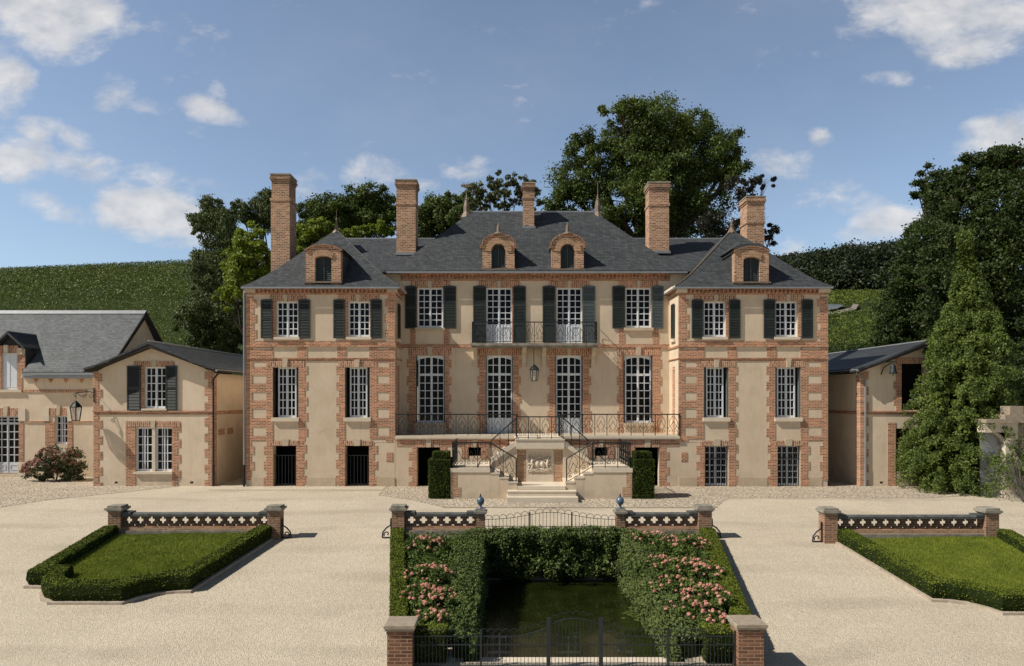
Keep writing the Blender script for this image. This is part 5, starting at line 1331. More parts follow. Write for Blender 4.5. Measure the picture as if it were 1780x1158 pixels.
# near brick piers
for px0, px1, cy0, lab in ((673, 716.5, 1087, 'left one of the two stout front brick piers with stone caps'), (1284, 1328, 1085, 'right one of the two stout front brick piers with stone caps')):
    Yp = 12.0; a, b = X(px0, Yp), X(px1, Yp); PB = thing('brick_pier', lab, 'pier', ((a + b) / 2, Yp, g(Yp)), 'front brick piers')
    zc = Z(cy0, Yp); w_ = b - a
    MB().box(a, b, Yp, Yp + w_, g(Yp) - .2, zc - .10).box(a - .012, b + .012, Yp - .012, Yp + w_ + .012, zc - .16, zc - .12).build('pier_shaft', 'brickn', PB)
    m_ = MB().box(a - .035, b + .035, Yp - .035, Yp + w_ + .035, zc - .10 + .001, zc - .055)
    m_.prism([(a - .055, zc - .054), (b + .055, zc - .054), (b + .055, zc - .012), (b + .04, zc), (a - .04, zc), (a - .055, zc - .012)], lambda u, v, dd: (u, dd, v), Yp - .055, Yp + w_ + .055)
    m_.build('pier_cap', 'stonec', PB)
MB_frame = MB(); xx = X(1276, Yn); MB_frame.box(xx, xx + .04, Yn - .02, Yn + .02, zN, Z(1097, Yn)); MB_frame.build('hinge_stile', 'wood', GF)
# ================================================================== hedges, lawns
def offset_path(pts, w):
    n = len(pts); o = []
    for i, p in enumerate(pts):
        a = pts[max(i - 1, 0)]; b = pts[min(i + 1, n - 1)]; t0 = Vector((p[0] - a[0], p[1] - a[1])); t1 = Vector((b[0] - p[0], b[1] - p[1]))
        t0 = t0.normalized() if t0.length > 1e-6 else t1.normalized(); t1 = t1.normalized() if t1.length > 1e-6 else t0
        m = (t0 + t1); m = m.normalized() if m.length > 1e-3 else t0
        nn = Vector((-m.y, m.x)); k = 1 / max(.45, nn.dot(Vector((-t1.y, t1.x)))); o.append((p[0] + nn.x * w * k, p[1] + nn.y * w * k))
    return o
def dens_path(pts, step=.25):
    o = [pts[0]]
    for a, b in zip(pts[:-1], pts[1:]):
        L = math.dist(a, b); n = max(1, int(L / step))
        for k in range(1, n + 1): o.append((a[0] + (b[0] - a[0]) * k / n, a[1] + (b[1] - a[1]) * k / n))
    return o
def hedge(name, label, outer, width, height, mat, group=None, dens=900, leafs=.022, base=.03, zf=None, cat='hedge'):
    """clipped hedge: 'outer' is the outer edge; its body lies to the left of the direction of travel"""
    zf = zf or (lambda x, y: g(y)); outer = dens_path(outer); inner = offset_path(outer, width)
    cx = sum(p[0] for p in outer) / len(outer); cy = sum(p[1] for p in outer) / len(outer)
    H = thing(name, label, cat, (cx, cy, zf(cx, cy)), group); body = MB(); n = len(outer); j = lambda a: (random.random() - .5) * a
    rows = []
    for k in range(n):
        o, i = outer[k], inner[k]; zo, zi = zf(*o), zf(*i); jt = j(.02)
        mix = lambda t: (o[0] + (i[0] - o[0]) * t, o[1] + (i[1] - o[1]) * t)
        q = .04 / max(width, .05)
        rows.append([(*mix(q), zo + base), (*mix(-.3 * q), zo + height * .5 + jt), (*mix(.1 * q), zo + height - .04), (*mix(q * .9), zo + height + j(.014)), (*mix(.5), (zo + zi) / 2 + height + .008 + j(.014)), (*mix(1 - q * .9), zi + height + j(.014)), (*mix(1 - .1 * q), zi + height - .04), (*mix(1 + .3 * q), zi + height * .5), (*mix(1 - q), zi + base)])
    m = len(rows[0])
    for r_ in rows: body.v.extend(r_)
    for k in range(n - 1):
        for q in range(m - 1): body.f.append((k * m + q, (k + 1) * m + q, (k + 1) * m + q + 1, k * m + q + 1))
    body.f.append(tuple(range(m))); body.f.append(tuple((n - 1) * m + q for q in range(m - 1, -1, -1)))
    body.build('hedge_body', 'shade_core', H)  # dark body behind thin side leaves stands in for shade
    # leaves over the surface
    A = np.array(body.v); tri = []; 
    for fc in body.f:
        for q in range(1, len(fc) - 1): tri.append((fc[0], fc[q], fc[q + 1]))
    tri = np.array(tri); p0, p1, p2 = A[tri[:, 0]], A[tri[:, 1]], A[tri[:, 2]]; nr = np.cross(p1 - p0, p2 - p0); ar = np.linalg.norm(nr, axis=1) / 2
    wt = ar * np.where(np.abs(nr[:, 2]) / (2 * ar + 1e-9) > .6, 5.5, .60); N = int(wt.sum() * dens * 1.35); idx = rng.choice(len(tri), N, p=wt / wt.sum()); r1 = np.sqrt(rng.random(N))[:, None]; r2 = rng.random(N)[:, None]
    P = p0[idx] * (1 - r1) + p1[idx] * r1 * (1 - r2) + p2[idx] * r1 * r2; nn = nr[idx] / (2 * ar[idx][:, None] + 1e-9)
    ctr = np.array([cx, cy, 0]); 
    nz = np.abs(nn[:, 2:3]) > .6; P = P + unit(N) * .014; nn = np.where(nz, nn * 0 + [0, 0, 1.], nn * .15 + [0, 0, 1.]); nn /= np.linalg.norm(nn, axis=1, keepdims=True)
    quads_obj('leaves', cards(P, leafs * .85, nn, .5), mat, H)
    return H
def arc(c, r, a0, a1, n=6): return [(c[0] + r * math.cos(R(a0 + (a1 - a0) * k / n)), c[1] + r * math.sin(R(a0 + (a1 - a0) * k / n))) for k in range(n + 1)]
def plot(mi, Yb, front, labh, labl):
    """lawn with its clipped border; coordinates of the left plot, mirrored for the right one"""
    pts = front
    if mi: pts = pts[::-1]
    # kerb
    outk = offset_path(dens_path(pts, .3), -.05); ink = offset_path(dens_path(pts, .3), .1); kb = MB()
    for k in range(len(outk) - 1):
        a, b, c, e = outk[k], outk[k + 1], ink[k + 1], ink[k]
        za = lambda p: g(p[1]) + .055
        kb.quad((*a, za(a)), (*b, za(b)), (*c, za(c)), (*e, za(e))); kb.quad((*a, za(a) - .15), (*b, za(b) - .15), (*b, za(b)), (*a, za(a)))
    struct(kb.build('kerb', 'kerb'))
    hedge('box_hedge', labh, pts, .42, .40, 'hedge', 'clipped borders of the two lawns', base=.05)
    inn = offset_path(pts, .30); lw = MB(); Ys = sorted({p[1] for p in dens_path(inn, .3)}); 
    y0, y1 = min(Ys), Yb - .11; ys = np.linspace(y0 + .01, y1, 30); poly = inn
    def xs_at(y):
        o = []
        for i in range(len(poly)):
            a, b = poly[i], poly[(i + 1) % len(poly)]
            if (a[1] - y) * (b[1] - y) <= 0 and abs(a[1] - b[1]) > 1e-9: o.append(a[0] + (b[0] - a[0]) * (y - a[1]) / (b[1] - a[1]))
        return (min(o), max(o)) if len(o) > 1 else None
    rows = [(y, xs_at(min(y, max(p[1] for p in poly) - .01))) for y in ys]; rows = [r_ for r_ in rows if r_[1]]
    zl = lambda y: g(y) + .17
    for (ya, xa), (yb, xb) in zip(rows[:-1], rows[1:]): lw.quad((xa[0], ya, zl(ya)), (xa[1], ya, zl(ya)), (xb[1], yb, zl(yb)), (xb[0], yb, zl(yb)))
    struct(lw.build('lawn', 'lawn'))
    nb = 46000; yy = rng.uniform(rows[0][0], rows[-1][0], nb); xlo = np.interp(yy, [r_[0] for r_ in rows], [r_[1][0] for r_ in rows]); xhi = np.interp(yy, [r_[0] for r_ in rows], [r_[1][1] for r_ in rows])
    xx = xlo + (xhi - xlo) * rng.random(nb); zz = np.array([zl(y) for y in yy]); P = np.stack([xx, yy, zz + .012], 1)
    q = cards(P, .02, None, 0, .18, droop=-.0); a = np.zeros((nb, 3)); h_ = .02 + .02 * rng.random(nb); an = rng.random(nb) * 6.283; lean = rng.normal(size=(nb, 2)) * .012
    dx = np.stack([np.cos(an), np.sin(an), np.zeros(nb)], 1) * .0045; up_ = np.stack([lean[:, 0], lean[:, 1], h_], 1)
    q = np.stack([P - dx - [0, 0, .012], P + dx - [0, 0, .012], P + dx * .3 + up_, P - dx * .3 + up_], 1)
    o = quads_obj('grass', q, 'turf', None, (float(xx.mean()), float(yy.mean()), float(zz.mean()))); o['kind'] = 'stuff'; o['label'] = labl; o['category'] = 'grass'
# left plot outer edge, counter-clockwise seen from above would put the body inside on the left
left = [(-11.55, 19.35), (-11.25, 15.85), (-10.72, 15.82)] + arc((-10.72, 14.98), .0, 0, 0, 1)[:0] + [(-10.62, 15.45), (-10.40, 15.15), (-10.10, 14.98), (-10.08, 14.93), (-8.50, 14.93), (-8.30, 15.22), (-8.0, 15.45), (-7.62, 15.55), (-7.30, 15.57), (-6.72, 19.35)]
plot(0, YB, left, 'clipped box hedge around the left lawn, with notched front corners', 'short mown grass inside the left hedge')
right = [(9.28, 19.0), (9.48, 15.08), (9.80, 15.05), (10.15, 14.92), (10.40, 14.66), (10.55, 14.40), (12.05, 14.40), (12.2, 14.7), (12.5, 14.95), (12.95, 15.08), (13.45, 15.1), (14.2, 19.0)]
plot(0, YR, right, 'clipped box hedge around the right lawn, running off the picture edge', 'short mown grass inside the right hedge')
# pond garden hedges
zh = lambda x, y: g(y)
hedge('box_hedge', 'long narrow box hedge on the left side of the rose beds', [(-3.30, 19.25), (-2.20, 12.75)], .36, .36, 'hedge', None)
hedge('box_hedge', 'long narrow box hedge on the right side of the rose beds, shading the gravel', [(4.78, 12.75), (5.92, 19.25)], .42, .36, 'hedge', None)
zt2 = lambda x, y: g(12.3)
hedge('box_hedge', 'short box hedge behind the left end of the front fence', [(-2.06, 12.27), (-1.12, 12.27)], .45, .60, 'hedge', None, zf=zt2)
hedge('box_hedge', 'short box hedge behind the right end of the front fence', [(3.62, 12.27), (4.50, 12.27)], .45, .60, 'hedge', None, zf=zt2)
# rose beds: soil, bushes
def soil(x00, x01, x10, x11):
    m_ = MB(); ys = np.linspace(12.95, 19.2, 12)
    for a, b in zip(ys[:-1], ys[1:]):
        la = lambda y: (x00 + (x10 - x00) * (y - 12.95) / 6.25, x01 + (x11 - x01) * (y - 12.95) / 6.25)
        (p, q), (r_, s) = la(a), la(b); m_.quad((p, a, g(a) + .10), (q, a, g(a) + .10), (s, b, g(b) + .10), (r_, b, g(b) + .10))
    return struct(m_.build('flower_bed', 'soil'))
soil(-1.95, -.8, -2.95, -.8); soil(3.3, 4.4, 3.3, 5.52)
RB = [  # px, py of bush centre, r in px, bloom count, words
 (738, 950, 44, 26, 'rose bush with a few pink blooms beside the left hedge, under the left short balustrade'), (745, 1000, 44, 36, 'rose bush with dense pink blooms, second from the back in the left bed'),
 (735, 1035, 40, 40, 'rose bush with salmon blooms in the middle of the left bed'), (762, 1042, 40, 34, 'rose bush with salmon blooms beside the ivy of the left bed'), (748, 1082, 42, 28, 'nearest rose bush of the left bed, behind the left brick pier'),
 (1135, 940, 46, 22, 'leafy rose bush under the right short balustrade, beside the pond wall'), (1192, 945, 46, 26, 'leafy rose bush with pink blooms against the corner pier of the right bed'), (1150, 985, 46, 24, 'rose bush with few blooms in the back half of the right bed'),
 (1210, 990, 46, 44, 'rose bush full of pink blooms beside the right hedge'), (1172, 1022, 46, 36, 'rose bush with pink blooms in the middle of the right bed'), (1226, 1035, 46, 50, 'rose bush thick with salmon blooms beside the near half of the right hedge'),
 (1200, 1062, 46, 36, 'rose bush with salmon blooms behind the right end of the front fence'), (1240, 1085, 40, 24, 'nearest rose bush of the right bed, behind the right brick pier')]
BLOOM = []
def bed_hit(px, py, dz):      # where the bed surface (ground + dz) is seen
    k = CH + .36 - dz + .1093 * 19.5; Y = k / ((py - VY) / F + .1093); return X(px, Y), Y
for (px, py, rp, nb, lab) in RB:
    x, y = bed_hit(px, py, .38); r = rp * y / F; zc = g(y) + .30
    T_ = thing('rose_bush', lab, 'rose bush', (x, y, g(y) + .1), 'rose bushes in the two beds')
    st_ = MB()
    for k in range(7):
        a = random.random() * 6.28; st_.tube([(x, y, g(y) + .08), (x + r * .35 * math.cos(a), y + r * .35 * math.sin(a), zc), (x + r * .8 * math.cos(a), y + r * .8 * math.sin(a), zc + .12)], [.012, .009, .004], 4)
    st_.build('stem', 'bark', T_)
    P, N = blob_points([(x, y, zc, r, r * 1.25, .27)], 3000, .26, 40, .35, .9); quads_obj('foliage', cards(P, .034, N, .45, .6), 'rose', T_)
    if not BLOOM:
        for v_ in range(3):
            k = 20; of = unit(k); of[:, 2] = np.abs(of[:, 2]) * .9; bo = quads_obj('bloom', cards(of * .030, .021, of, .75, .9), 'petal', T_, (0, 0, 0)); BLOOM.append(bo.data)
            bpy.data.objects.remove(bo)
    for k in range(nb):
        an = random.random() * 6.283; rr = math.sqrt(random.random()) * .95; o = bpy.data.objects.new('bloom', BLOOM[k % 3]); COL.objects.link(o); o.parent = T_
        o.location = (r * rr * math.cos(an), 1.2 * r * rr * math.sin(an) - .05, .20 + .27 * math.sqrt(max(.05, 1 - rr * rr)) + .03 + random.uniform(-.03, .02)); s_ = random.uniform(.7, 1.45); o.scale = (s_, s_, s_ * .9); o.rotation_euler = (random.uniform(-.5, .5), random.uniform(-.5, .5), random.random() * 6)
for sd, lab in ((-1, 'low green leaves filling the left flower bed between the roses'), (1, 'low green leaves filling the right flower bed between the roses')):
    n_ = 15000; y = rng.uniform(12.98, 19.15, n_); k_ = (y - 12.95) / 6.25
    xa_, xb_ = (-1.95 - 1.0 * k_, -.8 + 0 * k_) if sd < 0 else (3.3 + 0 * k_, 4.4 + 1.12 * k_)
    x = xa_ + (xb_ - xa_) * rng.random(n_); z = np.array([g(v) for v in y]) + .12 + .16 * rng.random(n_) * (.5 + .8 * np.abs(np.sin(x * 5.1 + 2 * np.sin(y * 3.3))))
    o = quads_obj('bedding', cards(np.stack([x, y, z], 1), .036, np.tile([0, 0, 1.], (n_, 1)), .35, .6), 'rose', None, (float(x.mean()), 16., -.7)); o['kind'] = 'stuff'; o['label'] = lab; o['category'] = 'ground cover'
# ivy over the retaining walls
def ivy_thing(label, gen, n, size, mat, boxes):
    x0, x1, y0, y1, z0, z1 = boxes[0]; T_ = thing('ivy', label, 'ivy', ((x0 + x1) / 2, (y0 + y1) / 2, -1.4)); m_ = MB()
    for (x0, x1, y0, y1, z0, z1a, z1b) in [q if len(q) == 7 else (*q, q[5]) for q in boxes]:
        m_.prism([(y0, z0), (y1, z0), (y1, z1b), (y0, z1a)], lambda u, v, dd: (dd, u, v), x0, x1)
    m_.build('inner_shade_core', 'shade_core', T_)
    P, N = gen(n); quads_obj('leaves', cards(P, size, N, .5, .75), mat, T_)
def ivy(name, label, gen, n, size, mat='ivy', cat='ivy'):
    P, N = gen(n); o = (float(P[:, 0].mean()), float(P[:, 1].mean()), float(P[:, 2].min())); t_ = quads_obj(name, cards(P, size, N, .5, .75), mat, None, o); tag(t_, label, cat); return t_
def lump(a, b): return .5 + .5 * np.sin(a * 2.3 + 1.3 * np.sin(b * 3.1)) * np.cos(b * 2.1 + a)
def gen_side(sd):
    def gg(n):
        y = rng.uniform(12.5, 19.1, n); t = rng.random(n) ** .8        # t from the top over the rim and down the wall
        x0 = -.8 if sd < 0 else 3.3; s = -sd * -1
        w_ = .34 + .22 * lump(y * 1.7, y); drop = 1.35
        ang = t * 2.4; top = np.array([g(v) for v in y]) + .36 + .06 * lump(y * 3, y * 2)
        # rim profile: over the bed, rounded, hanging to the water
        u = np.where(t < .42, -(.42 - t) / .42 * (.42 + .18 * lump(y * 2.3, y)), 0.0)
        out = np.where(t < .42, .05, .12 + .16 * lump(y * 2, t * 6)); z = np.where(t < .42, top - .10 * (u ** 2) * 4, top - (t - .42) / .58 * (top + 1.40) * 1.0)
        x = x0 + (-sd) * (u + out) if True else x0
        x = x0 - sd * (u + out * np.minimum(1, (t + .2)))
        P = np.stack([x, y, z], 1) + rng.normal(size=(n, 3)) * .035
        N = np.stack([np.where(t < .42, -sd * .2, -sd * .3), np.full(n, -.1), np.full(n, 1.0)], 1); N /= np.linalg.norm(N, axis=1, keepdims=True)
        return P, N
    return gg
B_ = lambda x0, x1: [(x0, x1, 12.55, 19.0, -1.40, g(12.55) + .26)]
def side_core(x0, x1): return [(x0, x1, 12.55, 18.9, -1.43, g(12.55) + .27, g(18.9) + .27)]
def ivy_side(label, sd, n, mat):
    x0, x1 = (-1.0, -.70) if sd < 0 else (3.20, 3.5); T_ = thing('ivy', label, 'ivy', ((x0 + x1) / 2, 15.8, -1.4))
    MB().prism([(12.55, -1.43), (18.9, -1.43), (18.9, g(18.9) + .27), (12.55, g(12.55) + .27)], lambda u, v, dd: (dd, u, v), x0, x1).build('inner_shade_core', 'shade_core', T_)  # added dark slab; its colour stands in for shade under the leaves
    P, N = gen_side(sd)(n); quads_obj('leaves', cards(P, .026, N, .5, .75), mat, T_)
ivy_side('grey-green ivy hanging over the left wall of the pond', -1, 24000, 'ivy')
ivy_side('grey-green ivy tumbling over the right wall of the pond beside the roses', 1, 28000, 'ivyl')
def gen_back(n):
    x = rng.uniform(-.75, 3.25, n); t = rng.random(n); l = lump(x * 2.6, x * 1.3); top = -.12 + .10 * l
    d_ = .15 + .22 * lump(x * 3.3, t * 3); z = np.where(t < .22, top + .03, top - (t - .22) / .78 * (1.08 + .20 * lump(x * 4, x)))
    y = np.where(t < .22, 19.15 - d_ - .05 + (.22 - t) * 1.4, 18.95 - d_)
    P = np.stack([x, y, z], 1) + rng.normal(size=(n, 3)) * .04; N = np.stack([rng.normal(size=n) * .3, np.full(n, -.2), np.full(n, 1.)], 1); N /= np.linalg.norm(N, axis=1, keepdims=True)
    return P, N
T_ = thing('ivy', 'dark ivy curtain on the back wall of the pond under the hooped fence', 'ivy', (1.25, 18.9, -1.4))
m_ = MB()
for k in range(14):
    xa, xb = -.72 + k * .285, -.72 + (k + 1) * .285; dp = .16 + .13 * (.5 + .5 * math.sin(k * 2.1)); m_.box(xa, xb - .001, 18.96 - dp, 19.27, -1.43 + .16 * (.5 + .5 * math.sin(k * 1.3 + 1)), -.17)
m_.build('inner_shade_core', 'shade_core', T_)  # dark blocks added before the wall, so the thinned ivy reads as shaded
P, N = gen_back(26000); keep = (P[:, 2] > -.36) | (rng.random(len(P)) < .34); P, N = P[keep], N[keep]
quads_obj('leaves', cards(P, .030, N, .5, .75), 'ivy', T_)
# the dark core above also keeps the walls from showing through
m_ = MB(); 
# broad leaves of the shrub growing from the back wall
pl = []
for px, py in ((940, 975), (955, 990), (985, 968), (1000, 985), (1050, 985)):
    c = np.array([X(px, 18.3), 18.3, Z(py, 18.3)]); pl.append(c + rng.normal(size=(26, 3)) * [.12, .05, .12])
P = np.concatenate(pl); tag(quads_obj('shrub', cards(P, .075, np.tile([.0, -.6, .8], (len(P), 1)), .5, .4), 'mid', None, (1.5, 18.5, -1)), 'broad pale leaves of a shrub hanging on the back wall of the pond', 'shrub')
# lily pads
lp = MB()
for k in range(15):
    px, py = random.uniform(1082, 1112), random.uniform(1056, 1078); Yq = (CH + 1.41) * F / (py - VY); x, y = X(px, Yq), Yq; r = random.uniform(.05, .10); a0 = random.random() * 6
    lp.add([(x, y, -1.411)] + [(x + r * math.cos(a0 + t * .9), y + r * math.sin(a0 + t * .9), -1.411) for t in range(7)], [tuple(range(8))])
tag(lp.build('lily_pads', 'mid', org=(3, 16, -1.41)), 'small cluster of floating lily pads near the right side of the pond', 'lily pads')
# topiary blocks each side of the stairs
for mi, lab in ((0, 'dark clipped yew block with a smaller tier on top, left of the staircase'), (1, 'dark clipped yew block with a smaller tier on top, right of the staircase')):
    q = (lambda x: x) if not mi else (lambda x: 2 * 1.26 - x)
    x0, x1 = q(-2.85), q(-2.07); x0, x1 = min(x0, x1), max(x0, x1); T_ = None
    H = thing('topiary', lab, 'topiary', ((x0 + x1) / 2, 25.0, 0), 'yew blocks beside the staircase')
    for (a, b, c, e, z0, z1) in ((x0, x1, 24.55, 25.6, .03, 1.42), (x0 + .12, x1 - .06, 24.75, 25.5, 1.42, 1.68)):
        m_ = MB(); pr_ = [(a + .06, c + .06), (b - .06, c + .06), (b, c + .12), (b, e), (a, e), (a, c + .12)]; n = 6
        m_.prism(pr_, lambda u, v, dd: (u, v, dd), z0, z1); o = m_.build('clipped_body', 'shade_core', H)  # body coloured dark in place of shade between the leaves
        area = 2 * (b - a) * (z1 - z0) + 2 * (e - c) * (z1 - z0) + (b - a) * (e - c); N = int(area * 1250); pts = []; nr = []
        for k in range(N):
            w_ = random.random() * area * (1 if random.random() < .72 else (b - a) * (e - c) / area); u1 = random.random(); u2 = random.random()
            if w_ < (b - a) * (e - c): pts.append((a + (b - a) * u1, c + (e - c) * u2, z1 + .005)); nr.append((0, 0, 1))
            elif w_ < (b - a) * (e - c) + 2 * (b - a) * (z1 - z0): pts.append((a + (b - a) * u1, c if random.random() < .7 else e, z0 + (z1 - z0) * u2)); nr.append((0, -1, 0))
            else: sgn = random.random() < .5; pts.append((a if sgn else b, c + (e - c) * u1, z0 + (z1 - z0) * u2)); nr.append((-1 if sgn else 1, 0, 0))
        P = np.array(pts) + unit(N) * .015; quads_obj('leaves', cards(P, .021, np.array(nr, float) * .2 + [0, 0, .8], .5), 'hedged', H)

# ================================================================== trees
def tree(name, label, Y, blobs, trunk_px, mat, n, size, clump=.24, clumps=26, inner=.4, bark='bark', tr=.35, group=None, droop=0, cat='tree', dep=.9, limbs=True, flat=.75, aspect=.6, zbase=None, fine=None):
    xb = X(trunk_px, Y); zb = hill(xb, Y) if zbase is None else zbase
    bl = []
    for (px, py, rx, ry) in blobs:
        k = Y / F; bl.append((X(px, Y), Y + random.uniform(-.8, .8), Z(py, Y), rx * k, max(rx, ry) * k * dep, ry * k))
    T_ = thing(name, label, cat, (xb, Y, zb), group); m_ = MB()
    top = max(b[2] for b in bl); cz = sum(b[2] for b in bl) / len(bl); cxm = sum(b[0] for b in bl) / len(bl); z1 = zb + (cz - zb) * .75
    pth = [(xb, Y, zb - .3), (xb + .1 * tr, Y, zb + (z1 - zb) * .4), (xb + (cxm - xb) * .3, Y, z1), (xb + (cxm - xb) * .6, Y, cz + (top - cz) * .5)]
    m_.tube(pth, [tr * 1.25, tr, tr * .75, tr * .25], 9)
    if limbs:
        for b in bl:
            s = Vector(pth[2]) * .6 + Vector(pth[1]) * .4; e = Vector((b[0], b[1], b[2])); mid = (s + e) / 2 + Vector((random.uniform(-.4, .4), random.uniform(-.4, .4), -.4))
            m_.tube([s, mid, e], [tr * .45, tr * .28, tr * .12], 6)
            for k in range(6):
                d_ = Vector(unit(1)[0]); d_.z = abs(d_.z) * .6; e2 = e + Vector((d_.x * b[3], d_.y * b[4], d_.z * b[5])) * .85
                st_ = mid.lerp(e, random.uniform(.4, 1)); m_.tube([st_, (st_ + e2) / 2 + Vector((0, 0, .15)), e2], [tr * .13, tr * .08, tr * .03], 4)
    m_.build('trunk', bark, T_)
    P, N = blob_points(bl, n, clump, clumps, inner, flat)
    quads_obj('crown', cards(P, size, N, .35, aspect, droop), mat, T_)
    return T_
gt = 'trees rising behind the chateau roofs'
tree('oak_tree', 'tallest tree, a broad dark green oak rising behind the right half of the main roof', 48, [(1130, 300, 56, 40), (1112, 245, 40, 36), (1150, 340, 60, 40), (1145, 222, 62, 46), (1205, 225, 60, 42), (1248, 262, 38, 40), (1165, 275, 70, 46), (1225, 300, 60, 44), (1074, 198, 32, 22), (1104, 206, 36, 28), (1076, 238, 24, 30), (1020, 254, 32, 32), (1008, 288, 34, 28), (1075, 290, 44, 42), (985, 330, 40, 38), (1040, 325, 44, 40), (1100, 350, 60, 44), (975, 365, 30, 40), (1165, 380, 60, 46), (1215, 370, 56, 44), (1268, 312, 28, 30), (1060, 390, 60, 34), (1010, 395, 60, 26), (1276, 272, 22, 24)], 1128, 'oak', 160000, .088, .30, 34, .1, tr=.55, group=gt)
tree('bronze_tree', 'thin dark bronze-leaved tree at the right shoulder of the oak, behind the right chimney', 44, [(1290, 330, 34, 26), (1318, 325, 24, 12), (1255, 400, 50, 40), (1325, 380, 18, 30), (1338, 410, 18, 26), (1300, 390, 30, 36)], 1290, 'purple', 20000, .08, .22, 18, .2, tr=.2, group=gt)
tree('dark_tree', 'dark round-topped tree behind the far-left tall chimney', 52, [(545, 372, 30, 26), (575, 375, 35, 30), (530, 395, 30, 28), (560, 405, 50, 30)], 548, 'oak', 34000, .085, .30, 40, .15, tr=.35, group=gt)
tree('dark_tree', 'dark wide tree left of the second chimney, behind the left wing roof', 53, [(620, 352, 34, 26), (655, 350, 34, 24), (600, 375, 36, 28), (645, 380, 46, 30), (680, 365, 20, 26)], 640, 'oak', 46000, .085, .30, 40, .15, tr=.35, group=gt)
tree('maple_tree', 'bright yellow-green tree beside the left chimney, above the pavilion eave', 36.8, [(440, 420, 24, 26), (425, 450, 30, 30), (452, 452, 30, 34), (430, 490, 34, 34), (405, 500, 30, 18), (395, 525, 22, 18), (460, 480, 24, 24)], 440, 'bright', 24000, .085, .24, 24, .3, tr=.25, group=gt)
tree('maple_tree', 'bright yellow-green bushy tree just above the left pavilion roof', 37.5, [(530, 412, 24, 18), (560, 398, 20, 14), (555, 415, 30, 20), (520, 435, 20, 20), (610, 402, 20, 10), (640, 403, 30, 9), (670, 404, 18, 12), (600, 412, 40, 14)], 560, 'bright', 22000, .080, .3, 24, .3, tr=.25, group=gt)
tree('lime_tree', 'mid-green tree between the second chimney and the weather vane', 47, [(765, 368, 30, 26), (795, 355, 30, 24), (750, 395, 36, 26), (800, 385, 40, 26), (735, 385, 18, 22), (822, 345, 18, 20)], 780, 'mid', 40000, .080, .30, 40, .15, tr=.3, group=gt)
tree('acacia_tree', 'airy half-bare tree with visible branches behind the middle chimney', 45, [(845, 335, 24, 20), (875, 318, 26, 18), (905, 320, 26, 18), (870, 345, 40, 18), (925, 345, 22, 24), (850, 360, 36, 14)], 875, 'sparse', 8500, .09, .20, 26, .4, tr=.13, group=gt)
gl_ = 'trees at the left end of the chateau'
tree('birch_tree', 'dark weeping tree with drooping tips at the left end of the chateau', 43, [(362, 358, 20, 20), (345, 378, 22, 18), (400, 362, 14, 16), (385, 390, 30, 30), (352, 400, 14, 18), (390, 430, 34, 40), (400, 480, 34, 44), (365, 470, 36, 36), (350, 450, 22, 18)], 395, 'birch', 60000, .075, .28, 56, .1, bark='bark', tr=.25, group=gl_, droop=.55, aspect=.4)
tree('birch_tree', 'pale-edged birch crown just left of the tallest chimney, above the yellow-green tree', 46, [(448, 350, 26, 22), (455, 378, 28, 24), (430, 370, 16, 20), (470, 355, 18, 24)], 455, 'birch', 20000, .08, .30, 34, .1, bark='barkg', tr=.2, group=gl_, droop=.55, aspect=.4)
tree('dark_tree', 'low spreading dark tree hanging over the left annex roof', 40.5, [(342, 520, 30, 44), (360, 560, 40, 44), (395, 570, 34, 50), (415, 540, 26, 60), (375, 600, 50, 34), (335, 560, 20, 40), (410, 600, 30, 34)], 385, 'birch', 42000, .075, .24, 34, .2, tr=.25, group=gl_, droop=.35, aspect=.45, zbase=0)
gr_ = 'tall trees at the right edge'
tree('lime_tree', 'huge dark tree filling the right edge behind the cypress', 35, [(1745, 295, 50, 44), (1775, 275, 40, 34), (1705, 300, 44, 42), (1660, 335, 44, 46), (1730, 370, 70, 60), (1660, 420, 60, 60), (1760, 430, 60, 70), (1700, 480, 70, 70), (1770, 540, 50, 90), (1640, 500, 50, 60), (1760, 640, 50, 90), (1690, 620, 60, 80)], 1730, 'dkleaf', 140000, .078, .27, 40, .25, tr=.5, group=gr_, zbase=0)
tree('lime_tree', 'leafy dark tree left of the cypress, over the right annex roof', 40, [(1625, 370, 30, 34), (1622, 318, 22, 36), (1605, 420, 44, 44), (1575, 480, 36, 40), (1590, 540, 50, 50), (1570, 590, 40, 36), (1620, 560, 44, 60), (1650, 330, 34, 34)], 1610, 'dkleaf', 72000, .075, .26, 32, .3, tr=.4, group=gr_)
